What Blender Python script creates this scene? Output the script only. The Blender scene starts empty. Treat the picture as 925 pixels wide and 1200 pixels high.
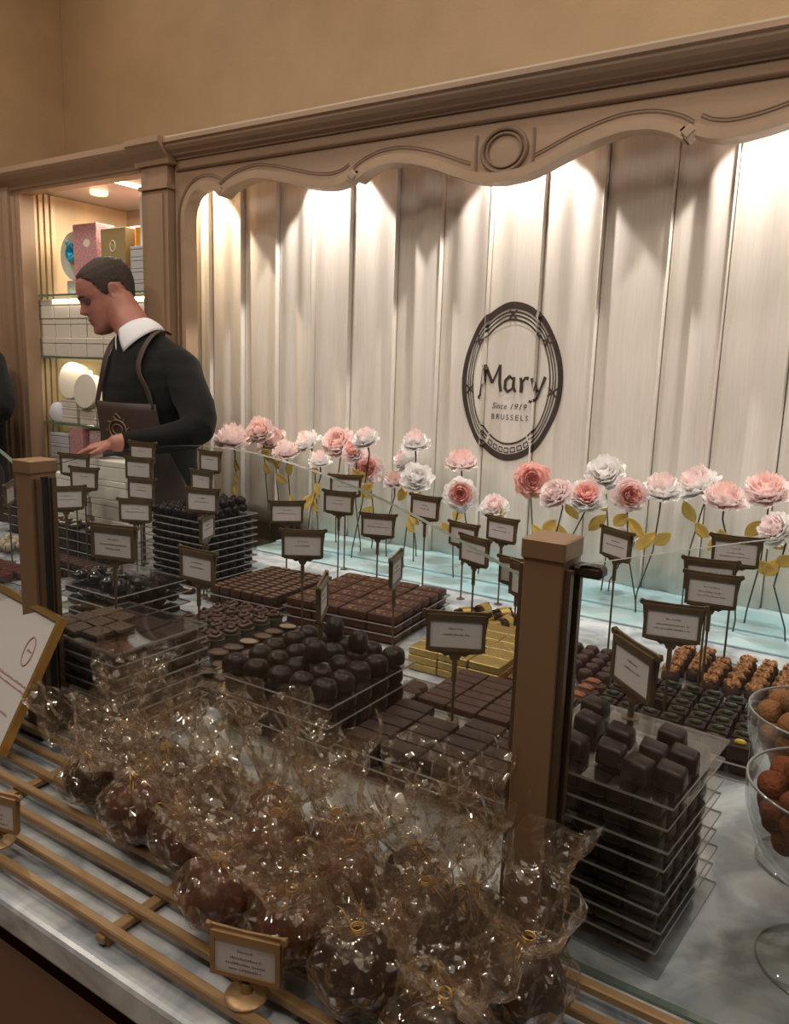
import bpy, bmesh, math, random
import numpy as np
from mathutils import Vector, Matrix, noise
random.seed(11)
C = bpy.context.scene.collection
S = bpy.context.scene
PI = math.pi
# ------------------------------------------------------------------ camera
F_PX, PITCH, ROLL, YAW = 923.6, 0.1785944, -0.03226331, 0.57735045
CAM = Vector((0, 0, 1.55))
fw = Vector((-math.sin(YAW)*math.cos(PITCH), math.cos(YAW)*math.cos(PITCH), -math.sin(PITCH)))
rt = Vector((math.cos(YAW), math.sin(YAW), 0)); dn = fw.cross(rt)
r2 = rt*math.cos(ROLL)+dn*math.sin(ROLL); d2 = -rt*math.sin(ROLL)+dn*math.cos(ROLL)
cam = bpy.data.objects.new('camera', bpy.data.cameras.new('camera')); C.objects.link(cam)
cam.matrix_world = Matrix(((r2.x, -d2.x, -fw.x, CAM.x), (r2.y, -d2.y, -fw.y, CAM.y), (r2.z, -d2.z, -fw.z, CAM.z), (0, 0, 0, 1)))
cam.data.sensor_fit = 'HORIZONTAL'; cam.data.sensor_width = 36; cam.data.lens = 36*F_PX/925
cam.data.clip_start = 0.02
S.camera = cam
# ------------------------------------------------------------------ view + light
S.view_settings.view_transform = 'Standard'; S.view_settings.look = 'None'
S.view_settings.exposure = 0.0; S.view_settings.gamma = 1.0; S.view_settings.use_curve_mapping = False
S.cycles.transparent_max_bounces = 40; S.cycles.max_bounces = 10; S.cycles.glossy_bounces = 6
S.cycles.caustics_reflective = False; S.cycles.caustics_refractive = False
S.cycles.sample_clamp_indirect = 4.0
W = bpy.data.worlds.new('world'); S.world = W; W.use_nodes = True
W.node_tree.nodes['Background'].inputs[0].default_value = (1.0, 0.88, 0.76, 1)
W.node_tree.nodes['Background'].inputs[1].default_value = 0.055

def lamp(name, kind, loc, energy, col, target=None, **kw):
    l = bpy.data.lights.new(name, kind); l.energy = energy; l.color = col
    for k, v in kw.items(): setattr(l, k, v)
    o = bpy.data.objects.new(name, l); C.objects.link(o); o.location = loc
    d = (Vector(target) if target else Vector((loc[0], loc[1], 0)))-Vector(loc)
    o.rotation_euler = d.to_track_quat('-Z', 'Y').to_euler()
    return o
WARM = (1.0, 0.86, 0.70); SPOT = (1.0, 0.94, 0.87)
for i, x in enumerate((-2.33, -1.69, -1.0, -0.31, 0.38)):
    lamp('alcove_spotlight', 'SPOT', (x, 2.11, 2.325), 30 if i else 34, SPOT if i else (1, .86, .64), (x, 2.125, 1.0),
         spot_size=math.radians(80), spot_blend=0.14, shadow_soft_size=0.012)
# ceiling downlights over the customers' side and over the counter
for x, y, e in ((-2.6, .2, 8.5), (-1.4, -.3, 7.5), (-.2, -.4, 6.5), (.9, .5, 7)):
    lamp('ceiling_downlight', 'AREA', (x, y, 3.1), e, WARM, (x*.9, y+.7, 0.9), shape='DISK', size=0.16)
for x, y, e in ((-2.9, 1.4, 9), (-1.3, 1.5, 5), (0.1, 1.45, 8)):
    lamp('counter_downlight', 'AREA', (x, y, 3.1), e, (1, .96, .92), (x, y-.05, 0.9), shape='DISK', size=0.14)
lamp('added_ceiling_fill', 'AREA', (-.9, .2, 3.5), 27, (1, .84, .66), (-.9, .9, 0), shape='RECTANGLE', size=3.6, size_y=1.6)  # broad unseen fill, added in place of light bounced off the ceiling
for x, e in ((-3.4, 4.2), (-2.1, 3.6), (-.7, 6), (.6, 6.5)):
    lamp('added_wall_fill', 'AREA', (x, 2.0, 3.55), e, (1, .80, .58), (x, 2.75, 2.5), shape='DISK', size=0.2)  # unseen fill lights, added to brighten the upper wall

# ------------------------------------------------------------------ materials
MATS = {}
def mat(name, col, rough=.5, metal=0.0, var=0.0, vscale=20, bump=0.0, bscale=60, spec=.5, coat=0.0, sheen=0, sss=0, stretch=None, col2=None):
    if name in MATS: return MATS[name]
    m = bpy.data.materials.new(name); m.use_nodes = True; nt = m.node_tree; b = nt.nodes['Principled BSDF']
    b.inputs['Base Color'].default_value = (*col, 1); b.inputs['Roughness'].default_value = rough
    b.inputs['Metallic'].default_value = metal; b.inputs['Specular IOR Level'].default_value = spec
    if coat: b.inputs['Coat Weight'].default_value = coat; b.inputs['Coat Roughness'].default_value = .12
    if sheen: b.inputs['Sheen Weight'].default_value = sheen
    if sss:
        b.inputs['Subsurface Weight'].default_value = sss; b.inputs['Subsurface Radius'].default_value = (.01, .004, .002); b.inputs['Subsurface Scale'].default_value = .5
    if var or bump:
        tc = nt.nodes.new('ShaderNodeTexCoord'); src = tc.outputs['Object']
        if stretch:
            mp = nt.nodes.new('ShaderNodeMapping'); mp.inputs['Scale'].default_value = stretch
            nt.links.new(src, mp.inputs[0]); src = mp.outputs[0]
    if var:
        n = nt.nodes.new('ShaderNodeTexNoise'); n.inputs['Scale'].default_value = vscale; n.inputs['Detail'].default_value = 5
        nt.links.new(src, n.inputs['Vector'])
        r = nt.nodes.new('ShaderNodeValToRGB'); r.color_ramp.elements[0].position = .3; r.color_ramp.elements[1].position = .7
        lo = col2 if col2 else tuple(c*(1-var) for c in col); hi = col if col2 else tuple(min(1, c*(1+var)) for c in col)
        r.color_ramp.elements[0].color = (*lo, 1); r.color_ramp.elements[1].color = (*hi, 1)
        nt.links.new(n.outputs['Fac'], r.inputs[0]); nt.links.new(r.outputs[0], b.inputs['Base Color'])
    if bump:
        n = nt.nodes.new('ShaderNodeTexNoise'); n.inputs['Scale'].default_value = bscale; n.inputs['Detail'].default_value = 4
        nt.links.new(src, n.inputs['Vector'])
        bp = nt.nodes.new('ShaderNodeBump'); bp.inputs['Strength'].default_value = bump; bp.inputs['Distance'].default_value = .01
        nt.links.new(n.outputs['Fac'], bp.inputs['Height']); nt.links.new(bp.outputs[0], b.inputs['Normal'])
    MATS[name] = m; return m

def glassy(name, tint, gloss=1.0, rough=.02, ior=1.5, haze=0.0, hazecol=(.8, .8, .8), bump=0, bscale=40):
    """thin clear sheet: see-through, mirror reflection by Fresnel"""
    if name in MATS: return MATS[name]
    m = bpy.data.materials.new(name); m.use_nodes = True; nt = m.node_tree; nt.nodes.clear()
    out = nt.nodes.new('ShaderNodeOutputMaterial'); t = nt.nodes.new('ShaderNodeBsdfTransparent'); t.inputs[0].default_value = (*tint, 1)
    g = nt.nodes.new('ShaderNodeBsdfGlossy'); g.inputs['Roughness'].default_value = rough; g.inputs[0].default_value = (gloss, gloss, gloss, 1)
    fr = nt.nodes.new('ShaderNodeFresnel'); geo = nt.nodes.new('ShaderNodeNewGeometry')
    io = nt.nodes.new('ShaderNodeMix'); io.data_type = 'FLOAT'; io.inputs[2].default_value = ior; io.inputs[3].default_value = 1/ior
    nt.links.new(geo.outputs['Backfacing'], io.inputs[0]); nt.links.new(io.outputs[0], fr.inputs[0])
    mx = nt.nodes.new('ShaderNodeMixShader'); nt.links.new(fr.outputs[0], mx.inputs[0]); nt.links.new(t.outputs[0], mx.inputs[1]); nt.links.new(g.outputs[0], mx.inputs[2])
    last = mx
    if haze:
        d = nt.nodes.new('ShaderNodeBsdfDiffuse'); d.inputs[0].default_value = (*hazecol, 1)
        tr = nt.nodes.new('ShaderNodeBsdfTranslucent'); tr.inputs[0].default_value = (*hazecol, 1)
        ad = nt.nodes.new('ShaderNodeMixShader'); ad.inputs[0].default_value = .5
        nt.links.new(d.outputs[0], ad.inputs[1]); nt.links.new(tr.outputs[0], ad.inputs[2])
        m2 = nt.nodes.new('ShaderNodeMixShader'); m2.inputs[0].default_value = haze
        nt.links.new(mx.outputs[0], m2.inputs[1]); nt.links.new(ad.outputs[0], m2.inputs[2]); last = m2
    if bump:
        tc = nt.nodes.new('ShaderNodeTexCoord'); n = nt.nodes.new('ShaderNodeTexVoronoi'); n.inputs['Scale'].default_value = bscale
        nt.links.new(tc.outputs['Object'], n.inputs['Vector'])
        bp = nt.nodes.new('ShaderNodeBump'); bp.inputs['Strength'].default_value = bump; bp.inputs['Distance'].default_value = .012
        nt.links.new(n.outputs['Distance'], bp.inputs['Height']); nt.links.new(bp.outputs[0], g.inputs['Normal']); nt.links.new(bp.outputs[0], fr.inputs['Normal'])
    nt.links.new(last.outputs[0], out.inputs[0]); MATS[name] = m; return m

def emit(name, col, s):
    m = bpy.data.materials.new(name); m.use_nodes = True; nt = m.node_tree; nt.nodes.clear()
    e = nt.nodes.new('ShaderNodeEmission'); e.inputs[0].default_value = (*col, 1); e.inputs[1].default_value = s
    o = nt.nodes.new('ShaderNodeOutputMaterial'); nt.links.new(e.outputs[0], o.inputs[0]); MATS[name] = m; return m

M_WOOD = mat('limed_oak', (.31, .195, .122), .5, var=.16, vscale=9, bump=.15, bscale=30, stretch=(1, 1, .12))
M_WOODH = mat('limed_oak_rail', (.31, .195, .122), .5, var=.14, vscale=9, bump=.15, bscale=30, stretch=(.12, 1, 1))
M_WOODD = mat('oak_groove', (.19, .115, .07), .6)
M_WALL = mat('beige_wallpaper', (.42, .285, .165), .55, var=.07, vscale=5, bump=.12, bscale=120)
M_CURT = mat('cream_linen', (.70, .64, .575), .85, var=.05, vscale=30, bump=.05, bscale=300, stretch=(6, 6, .3), spec=.1)
M_PRINT = mat('brown_print', (.045, .028, .02), .8)
M_MARB = mat('grey_marble', (.56, .59, .63), .22, var=.2, vscale=8, col2=(.27, .30, .34))
_n = M_MARB.node_tree.nodes
for q in _n:
    if q.type == 'TEX_NOISE': q.inputs['Distortion'].default_value = 1.4
    if q.type == 'VALTORGB': q.color_ramp.elements[0].position = .40; q.color_ramp.elements[1].position = .60
M_SILL = mat('pale_blue_sill', (.30, .50, .56), .25, var=.1, vscale=7, col2=(.45, .57, .60))
M_BROWN = mat('brown_lacquer', (.13, .046, .028), .3)
M_BRASS = mat('brushed_brass', (.34, .215, .105), .38, metal=.4, var=.12, vscale=30, stretch=(.2, 1, 1))
M_POST = mat('bronze_post', (.28, .17, .095), .38, metal=.35)
M_BRONZE = mat('aged_bronze', (.135, .09, .046), .4, metal=.5, var=.2, vscale=40)
M_CARD = mat('white_card', (.62, .57, .575), .7)
M_INK = mat('brown_ink', (.28, .18, .18), .8)
M_RUB = mat('black_rubber', (.012, .011, .01), .5)
M_GLASS = glassy('clear_glass', (.955, .968, .957), .9)
M_GEDGE = mat('glass_edge', (.13, .17, .145), .15)
M_ACR = glassy('clear_acrylic', (.88, .88, .88), 1.0, ior=1.72)
M_ACRE = mat('acrylic_edge', (.38, .36, .35), .25)
M_CELLO = glassy('cellophane', (.935, .90, .85), 1.0, rough=.07, ior=1.85, haze=.075, hazecol=(.54, .33, .18), bump=.8, bscale=62)
M_DARK = mat('dark_chocolate', (.0145, .0078, .0076), .32, bump=.08, bscale=90, spec=.22)
M_GLOSSD = mat('shiny_dark_chocolate', (.012, .008, .007), .1, spec=.6)
M_MILK = mat('milk_chocolate', (.075, .031, .021), .38, spec=.22, bump=.08, bscale=80)
M_MID = mat('mid_chocolate', (.058, .028, .022), .42, spec=.22, bump=.08, bscale=80)
M_BAGD = mat('dark_chocolate_egg', (.030, .013, .012), .3, var=.3, vscale=25)
M_BAGM = mat('milk_chocolate_egg', (.105, .033, .019), .32, var=.3, vscale=25)
M_RED = mat('red_chocolate', (.085, .02, .016), .3)
M_CREAM = mat('cream_filling', (.30, .22, .16), .5, var=.2, vscale=60)
M_CUPF = mat('ganache_filling', (.085, .045, .032), .4)
M_GOLD = mat('gold_foil', (.50, .36, .13), .42, metal=.75, bump=.35, bscale=130)
M_NUT = mat('walnut_kernel', (.36, .17, .065), .55, var=.35, vscale=120, bump=.5, bscale=160)
M_PECAN = mat('pecan_kernel', (.26, .09, .035), .45, var=.3, vscale=150)
M_PIST = mat('green_pistachio', (.03, .036, .016), .55, var=.4, vscale=100)
M_PISTY = mat('yellow_pistachio', (.5, .36, .03), .5)
M_ALM = mat('pale_almond', (.55, .43, .30), .55, var=.25, vscale=80)
M_COCOA = mat('cocoa_powder', (.19, .055, .026), .95, bump=.5, bscale=220, spec=.05)
M_TAN = mat('tan_cocoa_dust', (.27, .125, .055), .95, bump=.4, bscale=220, spec=.05)
M_BARK = mat('crumbly_praline', (.075, .042, .027), .7, var=.35, vscale=70, bump=.5, bscale=110)
M_CBOX = mat('cream_card_box', (.70, .62, .52), .6)
M_WBOX = mat('white_card_box', (.84, .81, .75), .5)
M_GBOX = mat('grey_card_box', (.50, .50, .50), .5)
M_PINK = mat('pink_speckled_paper', (.72, .36, .34), .6, var=.5, vscale=110, col2=(.36, .16, .20))
M_KRAFT = mat('olive_gold_card', (.34, .25, .11), .5)
M_ORNG = mat('orange_card', (.85, .38, .03), .5)
M_BLUE = mat('shiny_blue_ribbon', (.01, .36, .62), .15, metal=.3)
M_SKIN = mat('skin', (.40, .165, .125), .5, sss=.15, var=.10, vscale=22)
M_HAIR = mat('cropped_brown_hair', (.042, .026, .018), .7, var=.4, vscale=160, bump=.6, bscale=320)
M_KNIT = mat('black_knit', (.0065, .0065, .007), .85, bump=.25, bscale=260, sheen=.05, spec=.2)
M_SHIRT = mat('white_shirt', (.74, .74, .76), .7)
M_APRON = mat('brown_apron', (.045, .024, .02), .65, bump=.1, bscale=200)
M_EMB = mat('tan_embroidery', (.20, .12, .06), .6)
M_TROU = mat('black_cloth', (.01, .01, .011), .8)
M_EYE = mat('shaded_eye', (.10, .07, .06), .25)
def paper(name, col, col2=None):
    m = mat(name, col, .75, var=.06, vscale=40, col2=col2); nt = m.node_tree; b = nt.nodes['Principled BSDF']; out = nt.nodes['Material Output']
    tr = nt.nodes.new('ShaderNodeBsdfTranslucent'); tr.inputs[0].default_value = (*col, 1); mx = nt.nodes.new('ShaderNodeMixShader'); mx.inputs[0].default_value = .28
    nt.links.new(b.outputs[0], mx.inputs[1]); nt.links.new(tr.outputs[0], mx.inputs[2]); nt.links.new(mx.outputs[0], out.inputs[0]); return m
M_STEM = mat('green_wire_stem', (.045, .05, .025), .6)
M_LEAF = paper('gold_paper_leaf', (.74, .53, .14))
P_WHITE = paper('white_paper_petal', (.93, .90, .88))
P_PALE = paper('pale_pink_paper_petal', (.94, .80, .78))
P_PINK = paper('pink_paper_petal', (.94, .71, .67))
P_DEEP = paper('coral_paper_petal', (.93, .60, .55))
M_LED = emit('led_strip_light', (1, .88, .62), 9)
M_PUCK = emit('puck_lamp_light', (1, .66, .30), 3.0)

# ------------------------------------------------------------------ mesh builder
class MB:
    def __init__(s): s.v = []; s.f = []; s.m = []
    def add(s, vs, fs, mi=0):
        o = len(s.v); s.v += [tuple(v) for v in vs]; s.f += [tuple(i+o for i in f) for f in fs]; s.m += [mi]*len(fs)
    def box(s, c, size, rot=None, mi=0):
        hx, hy, hz = size[0]/2, size[1]/2, size[2]/2; c = Vector(c)
        p = [Vector((x*hx, y*hy, z*hz)) for z in (-1, 1) for y in (-1, 1) for x in (-1, 1)]
        if rot is not None: p = [rot @ q for q in p]
        s.add([q+c for q in p], [(0, 2, 3, 1), (4, 5, 7, 6), (0, 1, 5, 4), (2, 6, 7, 3), (0, 4, 6, 2), (1, 3, 7, 5)], mi)
    def b2(s, x0, x1, y0, y1, z0, z1, mi=0): s.box(((x0+x1)/2, (y0+y1)/2, (z0+z1)/2), (x1-x0, y1-y0, z1-z0), mi=mi)
    def rbox(s, c, size, bev, seg=2, mi=0, rot=None, warp=None):
        bm = bmesh.new(); bmesh.ops.create_cube(bm, size=1)
        for v in bm.verts: v.co = Vector((v.co.x*size[0], v.co.y*size[1], v.co.z*size[2]))
        bmesh.ops.bevel(bm, geom=bm.edges[:], offset=bev, segments=seg, affect='EDGES', profile=.5)
        if warp:
            for v in bm.verts: v.co = warp(v.co)
        bm.verts.index_update(); c = Vector(c)
        s.add([(rot @ v.co if rot is not None else v.co)+c for v in bm.verts], [[v.index for v in f.verts] for f in bm.faces], mi); bm.free()
    def lathe(s, prof, c=(0, 0, 0), n=24, mi=0, rot=None, sx=1, sy=1, warp=None):
        vs = []; fs = []; c = Vector(c)
        for r, z in prof:
            for k in range(n):
                a = 2*PI*k/n; p = Vector((r*math.cos(a)*sx, r*math.sin(a)*sy, z))
                if warp: p = warp(p)
                if rot is not None: p = rot @ p
                vs.append(p+c)
        for i in range(len(prof)-1):
            for k in range(n):
                a, b = i*n+k, i*n+(k+1) % n; fs.append((a, b, b+n, a+n))
        if prof[0][0] > 1e-6: fs.append(tuple(range(n-1, -1, -1)))
        if prof[-1][0] > 1e-6: fs.append(tuple((len(prof)-1)*n+k for k in range(n)))
        s.add(vs, fs, mi)
    def tube(s, pts, r, n=8, mi=0, closed=False, flat=1.0):
        pts = [Vector(p) for p in pts]; N = len(pts)
        rs = r if isinstance(r, (list, tuple)) else [r]*N
        vs = []; fs = []; up = None
        for i in range(N):
            t = (pts[(i+1) % N]-pts[i-1]) if closed else (pts[min(i+1, N-1)]-pts[max(i-1, 0)])
            t.normalize()
            if up is None: up = t.orthogonal().normalized()
            else:
                up = up-t*up.dot(t)
                up = up.normalized() if up.length > 1e-6 else t.orthogonal().normalized()
            w = t.cross(up)
            for k in range(n):
                a = 2*PI*k/n; vs.append(pts[i]+(up*math.cos(a)*flat+w*math.sin(a))*rs[i])
        for i in range(N if closed else N-1):
            for k in range(n):
                a, b = i*n+k, i*n+(k+1) % n; c, d = ((i+1) % N)*n+(k+1) % n, ((i+1) % N)*n+k; fs.append((a, b, c, d))
        if not closed: fs += [tuple(range(n-1, -1, -1)), tuple((N-1)*n+k for k in range(n))]
        s.add(vs, fs, mi)
    def rings(s, rgs, mi=0, cap=True):
        n = len(rgs[0]); vs = [p for r in rgs for p in r]; fs = []
        for i in range(len(rgs)-1):
            for k in range(n):
                a, b = i*n+k, i*n+(k+1) % n; fs.append((a, b, b+n, a+n))
        if cap: fs += [tuple(range(n-1, -1, -1)), tuple((len(rgs)-1)*n+k for k in range(n))]
        s.add(vs, fs, mi)
    def grid(s, fn, nu, nv, mi=0, wrap=False):
        vs = [fn(i/nu, j/nv) for j in range(nv+1) for i in range(nu if wrap else nu+1)]; w = nu if wrap else nu+1; fs = []
        for j in range(nv):
            for i in range(nu):
                fs.append((j*w+i, j*w+(i+1) % w, (j+1)*w+(i+1) % w, (j+1)*w+i))
        s.add(vs, fs, mi)
    def prism(s, poly, y0, y1, mi=0, mside=None):
        """poly of (x,z) extruded along y"""
        n = len(poly); vs = [(x, y0, z) for x, z in poly]+[(x, y1, z) for x, z in poly]
        s.add(vs, [tuple(range(n)), tuple(range(2*n-1, n-1, -1))], mi)
        s.add(vs, [(i, i+n, (i+1) % n+n, (i+1) % n) for i in range(n)], mi if mside is None else mside)
    def build(s, name, mats, parent=None, smooth=False, loc=None, rot=None, ang=None):
        me = bpy.data.meshes.new(name); me.from_pydata(s.v, [], s.f)
        for m in (mats if isinstance(mats, (list, tuple)) else [mats]): me.materials.append(m)
        me.polygons.foreach_set('material_index', s.m)
        bm = bmesh.new(); bm.from_mesh(me); bmesh.ops.recalc_face_normals(bm, faces=bm.faces[:]); bm.to_mesh(me); bm.free()
        if smooth: me.polygons.foreach_set('use_smooth', [True]*len(me.polygons))
        if ang: me.set_sharp_from_angle(angle=math.radians(ang))
        me.update(); return link(name, me, parent, loc, rot)
def link(name, me, parent=None, loc=None, rot=None):
    o = bpy.data.objects.new(name, me); C.objects.link(o)
    if parent: o.parent = parent
    if loc is not None: o.location = loc
    if rot is not None: o.rotation_euler = rot
    return o
def tag(o, label, cat, group=None):
    o['label'] = label; o['category'] = cat
    if group: o['group'] = group
    return o
def thing(name, label, cat, loc=(0, 0, 0), rz=0, group=None):
    o = bpy.data.objects.new(name, None); C.objects.link(o); o.location = loc; o.rotation_euler = (0, 0, rz); o.empty_display_size = .02
    return tag(o, label, cat, group)
def struct(o): o['kind'] = 'structure'; return o
def dup(root, loc, rz=0, label=None, group=None, tilt=(0, 0)):
    r = root.copy(); C.objects.link(r); r.location = loc; r.rotation_euler = (tilt[0], tilt[1], rz)
    if label: r['label'] = label
    if group: r['group'] = group
    for ch in list(root.children):
        c = ch.copy(); C.objects.link(c); c.parent = r
        for g in ch.children:
            d = g.copy(); C.objects.link(d); d.parent = c
    return r
Rz = lambda a: Matrix.Rotation(a, 3, 'Z')
RX = lambda a: Matrix.Rotation(a, 3, 'X')
RY = lambda a: Matrix.Rotation(a, 3, 'Y')
def nz(p, s=1.0): return noise.noise(Vector(p)*s)

H = .95      # counter top
# ================================================================== the setting
b = MB(); b.b2(-4.4, 2.5, -2.5, 3.0, -.05, 0); struct(b.build('floor', mat('tan_stone_floor', (.42, .29, .19), .35, var=.12, vscale=3)))
b = MB(); b.b2(-4.3, 2.2, 2.85, 2.95, 0, 3.6); struct(b.build('wall_back', M_WALL))
b = MB(); b.b2(-4.2, -4.1, 0.3, 2.849, 0, 3.6); struct(b.build('wall_left', M_WALL))

# ---- counter: marble top on a brown lacquered body, a step lower shop side
t = thing('sales_counter', 'long sales counter with grey marble top and brown lacquered front', 'counter', (0, 0, 0))
b = MB()
def slab(x0, x1, y0, y1): b.rbox(((x0+x1)/2, (y0+y1)/2, H-.02), (x1-x0, y1-y0, .04), .006)
slab(-1.8, 1.1, .43, 2.28); slab(-3.35, -1.801, .43, 1.605); b.build('marble_top', M_MARB, t)
b = MB(); b.b2(-1.8, 1.1, .47, 2.26, .05, H-.0402); b.b2(-3.35, -1.8, .47, 1.585, .05, H-.0402); b.b2(-3.35, 1.1, .455, .47, .12, .86); b.build('body', M_BROWN, t)
b = MB(); b.b2(-3.35, 1.1, .445, .471, .896, .909); b.b2(-3.35, 1.1, .49, .52, 0, .05); b.build('trim_strip', mat('dark_bronze_trim', (.12, .07, .035), .4, metal=.4), t)
b = MB(); b.b2(-3.35, -1.82, 1.61, 1.95, .0, .1); struct(b.build('trim_staff_step', M_WOODD))
# blue window ledge
b = MB(); b.rbox((-.34, 2.13, H+.006), (2.88, .28, .012), .003); b.rbox((-.34, 1.93, H+.003), (2.88, .12, .006), .002)
tag(b.build('window_ledge', M_SILL), 'pale blue window ledge along the foot of the cream curtain', 'ledge')

# ---- arch panel of the window alcove (trim), front face at y = 2.0
half = [(-1.0, 2.051), (-.93, 2.058), (-.873, 2.076), (-.80, 2.104), (-.741, 2.122), (-.68, 2.134), (-.63, 2.134), (-.596, 2.129), (-.555, 2.115), (-.528, 2.099), (-.514, 2.112),
        (-.49, 2.100), (-.45, 2.091), (-.41, 2.090), (-.35, 2.098), (-.28, 2.115), (-.20, 2.135), (-.12, 2.147), (-.05, 2.138), (0.0, 2.122), (.03, 2.104), (.05, 2.120), (.085, 2.134), (.12, 2.138),
        (.155, 2.128), (.18, 2.108), (.20, 2.07), (.205, 2.02), (.205, 1.9)]
def smooth_poly(p):
    out = []
    for i in range(len(p)-1):
        p0, p1, p2, p3 = p[max(i-1, 0)], p[i], p[i+1], p[min(i+2, len(p)-1)]
        for k in range(3):
            q = k/3
            cusp = {10, 9, 20, 8, 19}
            if i in (9, 19, 20) or i == 10: out.append((p1[0]+(p2[0]-p1[0])*q, p1[1]+(p2[1]-p1[1])*q))
            else:
                out.append(tuple(.5*((2*p1[a])+(-p0[a]+p2[a])*q+(2*p0[a]-5*p1[a]+4*p2[a]-p3[a])*q*q+(-p0[a]+3*p1[a]-3*p2[a]+p3[a])*q**3) for a in (0, 1)))
    out.append(p[-1]); return out
rh = smooth_poly(half); CURVE = [(-2.0-x, z) for x, z in reversed(rh[1:])]+rh      # left to right
CURVE = [(-2.205, H)]+CURVE+[(.205, H)]
def offs(curve, d):
    W_ = 1
    out = []
    for i in range(len(curve)):
        a, c = curve[max(i-W_, 0)], curve[min(i+W_, len(curve)-1)]
        tx, tz = c[0]-a[0], c[1]-a[1]; l = math.hypot(tx, tz) or 1
        out.append((curve[i][0]-tz/l*d, curve[i][1]+tx/l*d))
    return out
Y0, ZT = 2.0, 2.30
b = MB()
ins = [q for q in CURVE if q[1] > 1.95]
for i in range(len(CURVE)-1):
    (xa, za), (xc, zc) = CURVE[i], CURVE[i+1]
    if i == 0 or i == len(CURVE)-2: continue
    if xc-xa < 1e-5: continue
    b.add([(xa, Y0, za), (xc, Y0, zc), (xc, Y0, ZT), (xa, Y0, ZT), (xa, Y0+.035, za), (xc, Y0+.035, zc), (xc, Y0+.035, ZT), (xa, Y0+.035, ZT)],
          [(0, 1, 2, 3), (5, 4, 7, 6), (0, 4, 5, 1), (3, 2, 6, 7)])
b.b2(-2.262, -2.205, Y0, Y0+.035, 0.0, ZT); b.b2(.205, .27, Y0, Y0+.035, 0, ZT)
arch = struct(b.build('trim_arch_panel', M_WOODH))
b = MB()
def sweep(curve, d0, d1, y0, y1, bld):
    A, B2 = offs(curve, d0), offs(curve, d1); n = len(A)
    vs = [(x, y0, z) for x, z in A]+[(x, y0, z) for x, z in B2]+[(x, y1, z) for x, z in A]+[(x, y1, z) for x, z in B2]
    fs = []
    for i in range(n-1): fs += [(i, i+1, n+i+1, n+i), (i, 2*n+i, 2*n+i+1, i+1), (n+i, n+i+1, 3*n+i+1, 3*n+i), (2*n+i, 3*n+i, 3*n+i+1, 2*n+i+1)]
    bld.add(vs, fs)
SEG = []; cur = [CURVE[0]]
for i in range(1, len(CURVE)-1):
    a_, b_, c_ = CURVE[i-1], CURVE[i], CURVE[i+1]; cur.append(b_)
    t1, t2 = math.atan2(b_[1]-a_[1], b_[0]-a_[0]), math.atan2(c_[1]-b_[1], c_[0]-b_[0])
    if abs((t2-t1+PI) % (2*PI)-PI) > math.radians(38): SEG.append(cur); cur = [b_]
cur.append(CURVE[-1]); SEG.append(cur); SEG = [q for q in SEG if len(q) > 1]
b = MB()
for q in SEG: sweep(q, -.004, .009, Y0-.016, Y0+.04, b); sweep(q, .009, .022, Y0-.010, Y0+.01, b)
b.build('edge_moulding', mat('limed_oak_moulding', (.35, .235, .15), .45, var=.1, vscale=12), arch)
b = MB()
for q in SEG:
    if len(q) < 4: continue
    for part in ([[p for p in q if p[0] < -1.09], [p for p in q if p[0] > -.90]] if q[0][0] < -1.2 and q[-1][0] > -.8 else [q]):
        if len(part) > 4: sweep(part, .036, .0395, Y0-.002, Y0+.01, b); sweep(part, .043, .0448, Y0-.0015, Y0+.01, b)
b.build('carved_groove', M_WOODD, arch)
b = MB()
for x, z, sg in ((-.519, 2.112, 1), (-1.481, 2.112, -1), (.036, 2.118, 1), (-2.036, 2.118, -1)):
    b.rbox((x, Y0-.004, z), (.027, .030, .023), .003, 1, rot=RY(sg*-.72))
b.build('cusp_block', mat('limed_oak_moulding', (.35, .235, .15), .45), arch)
def xprof(bld, prof, x0, x1, mi=0):
    n = len(prof); vs = [(x0, y, z) for y, z in prof]+[(x1, y, z) for y, z in prof]
    bld.add(vs, [tuple(range(n)), tuple(range(2*n-1, n-1, -1))]+[(i, (i+1) % n, (i+1) % n+n, i+n) for i in range(n)], mi)
CORN = [(2.04, 2.240), (1.992, 2.240), (1.99, 2.246), (1.985, 2.248), (1.975, 2.250), (1.972, 2.254), (1.955, 2.262), (1.945, 2.272), (1.945, 2.279), (1.935, 2.283), (1.935, 2.296), (2.04, 2.296)]
b = MB(); xprof(b, CORN, -2.25, .9); b.build('cornice', M_WOODH, arch)
b = MB(); xprof(b, [(2.01, 2.202), (1.994, 2.202), (1.990, 2.207), (1.994, 2.212), (2.01, 2.212)], -2.25, .9); b.build('picture_rail', M_WOODD, arch)
b = MB()
for rx, rz_, r in ((.064, .054, .006), (.050, .042, .004)):
    b.tube([(-.993+rx*math.cos(a), Y0-.003, 2.128+rz_*math.sin(a)) for a in np.linspace(0, 2*PI, 40)[:-1]], r, 8, closed=True)
for sgn in (-1, 1):
    b.tube([(-.993+sgn*(.080+.004*math.cos(q)), Y0-.001, 2.128+.05*q) for q in np.linspace(-.9, .9, 9)], .004, 6)
b.build('oval_medallion', M_WOODD, arch)
b = MB(); b.b2(-.05, 0, 0, 0, 0, 0)
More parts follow.
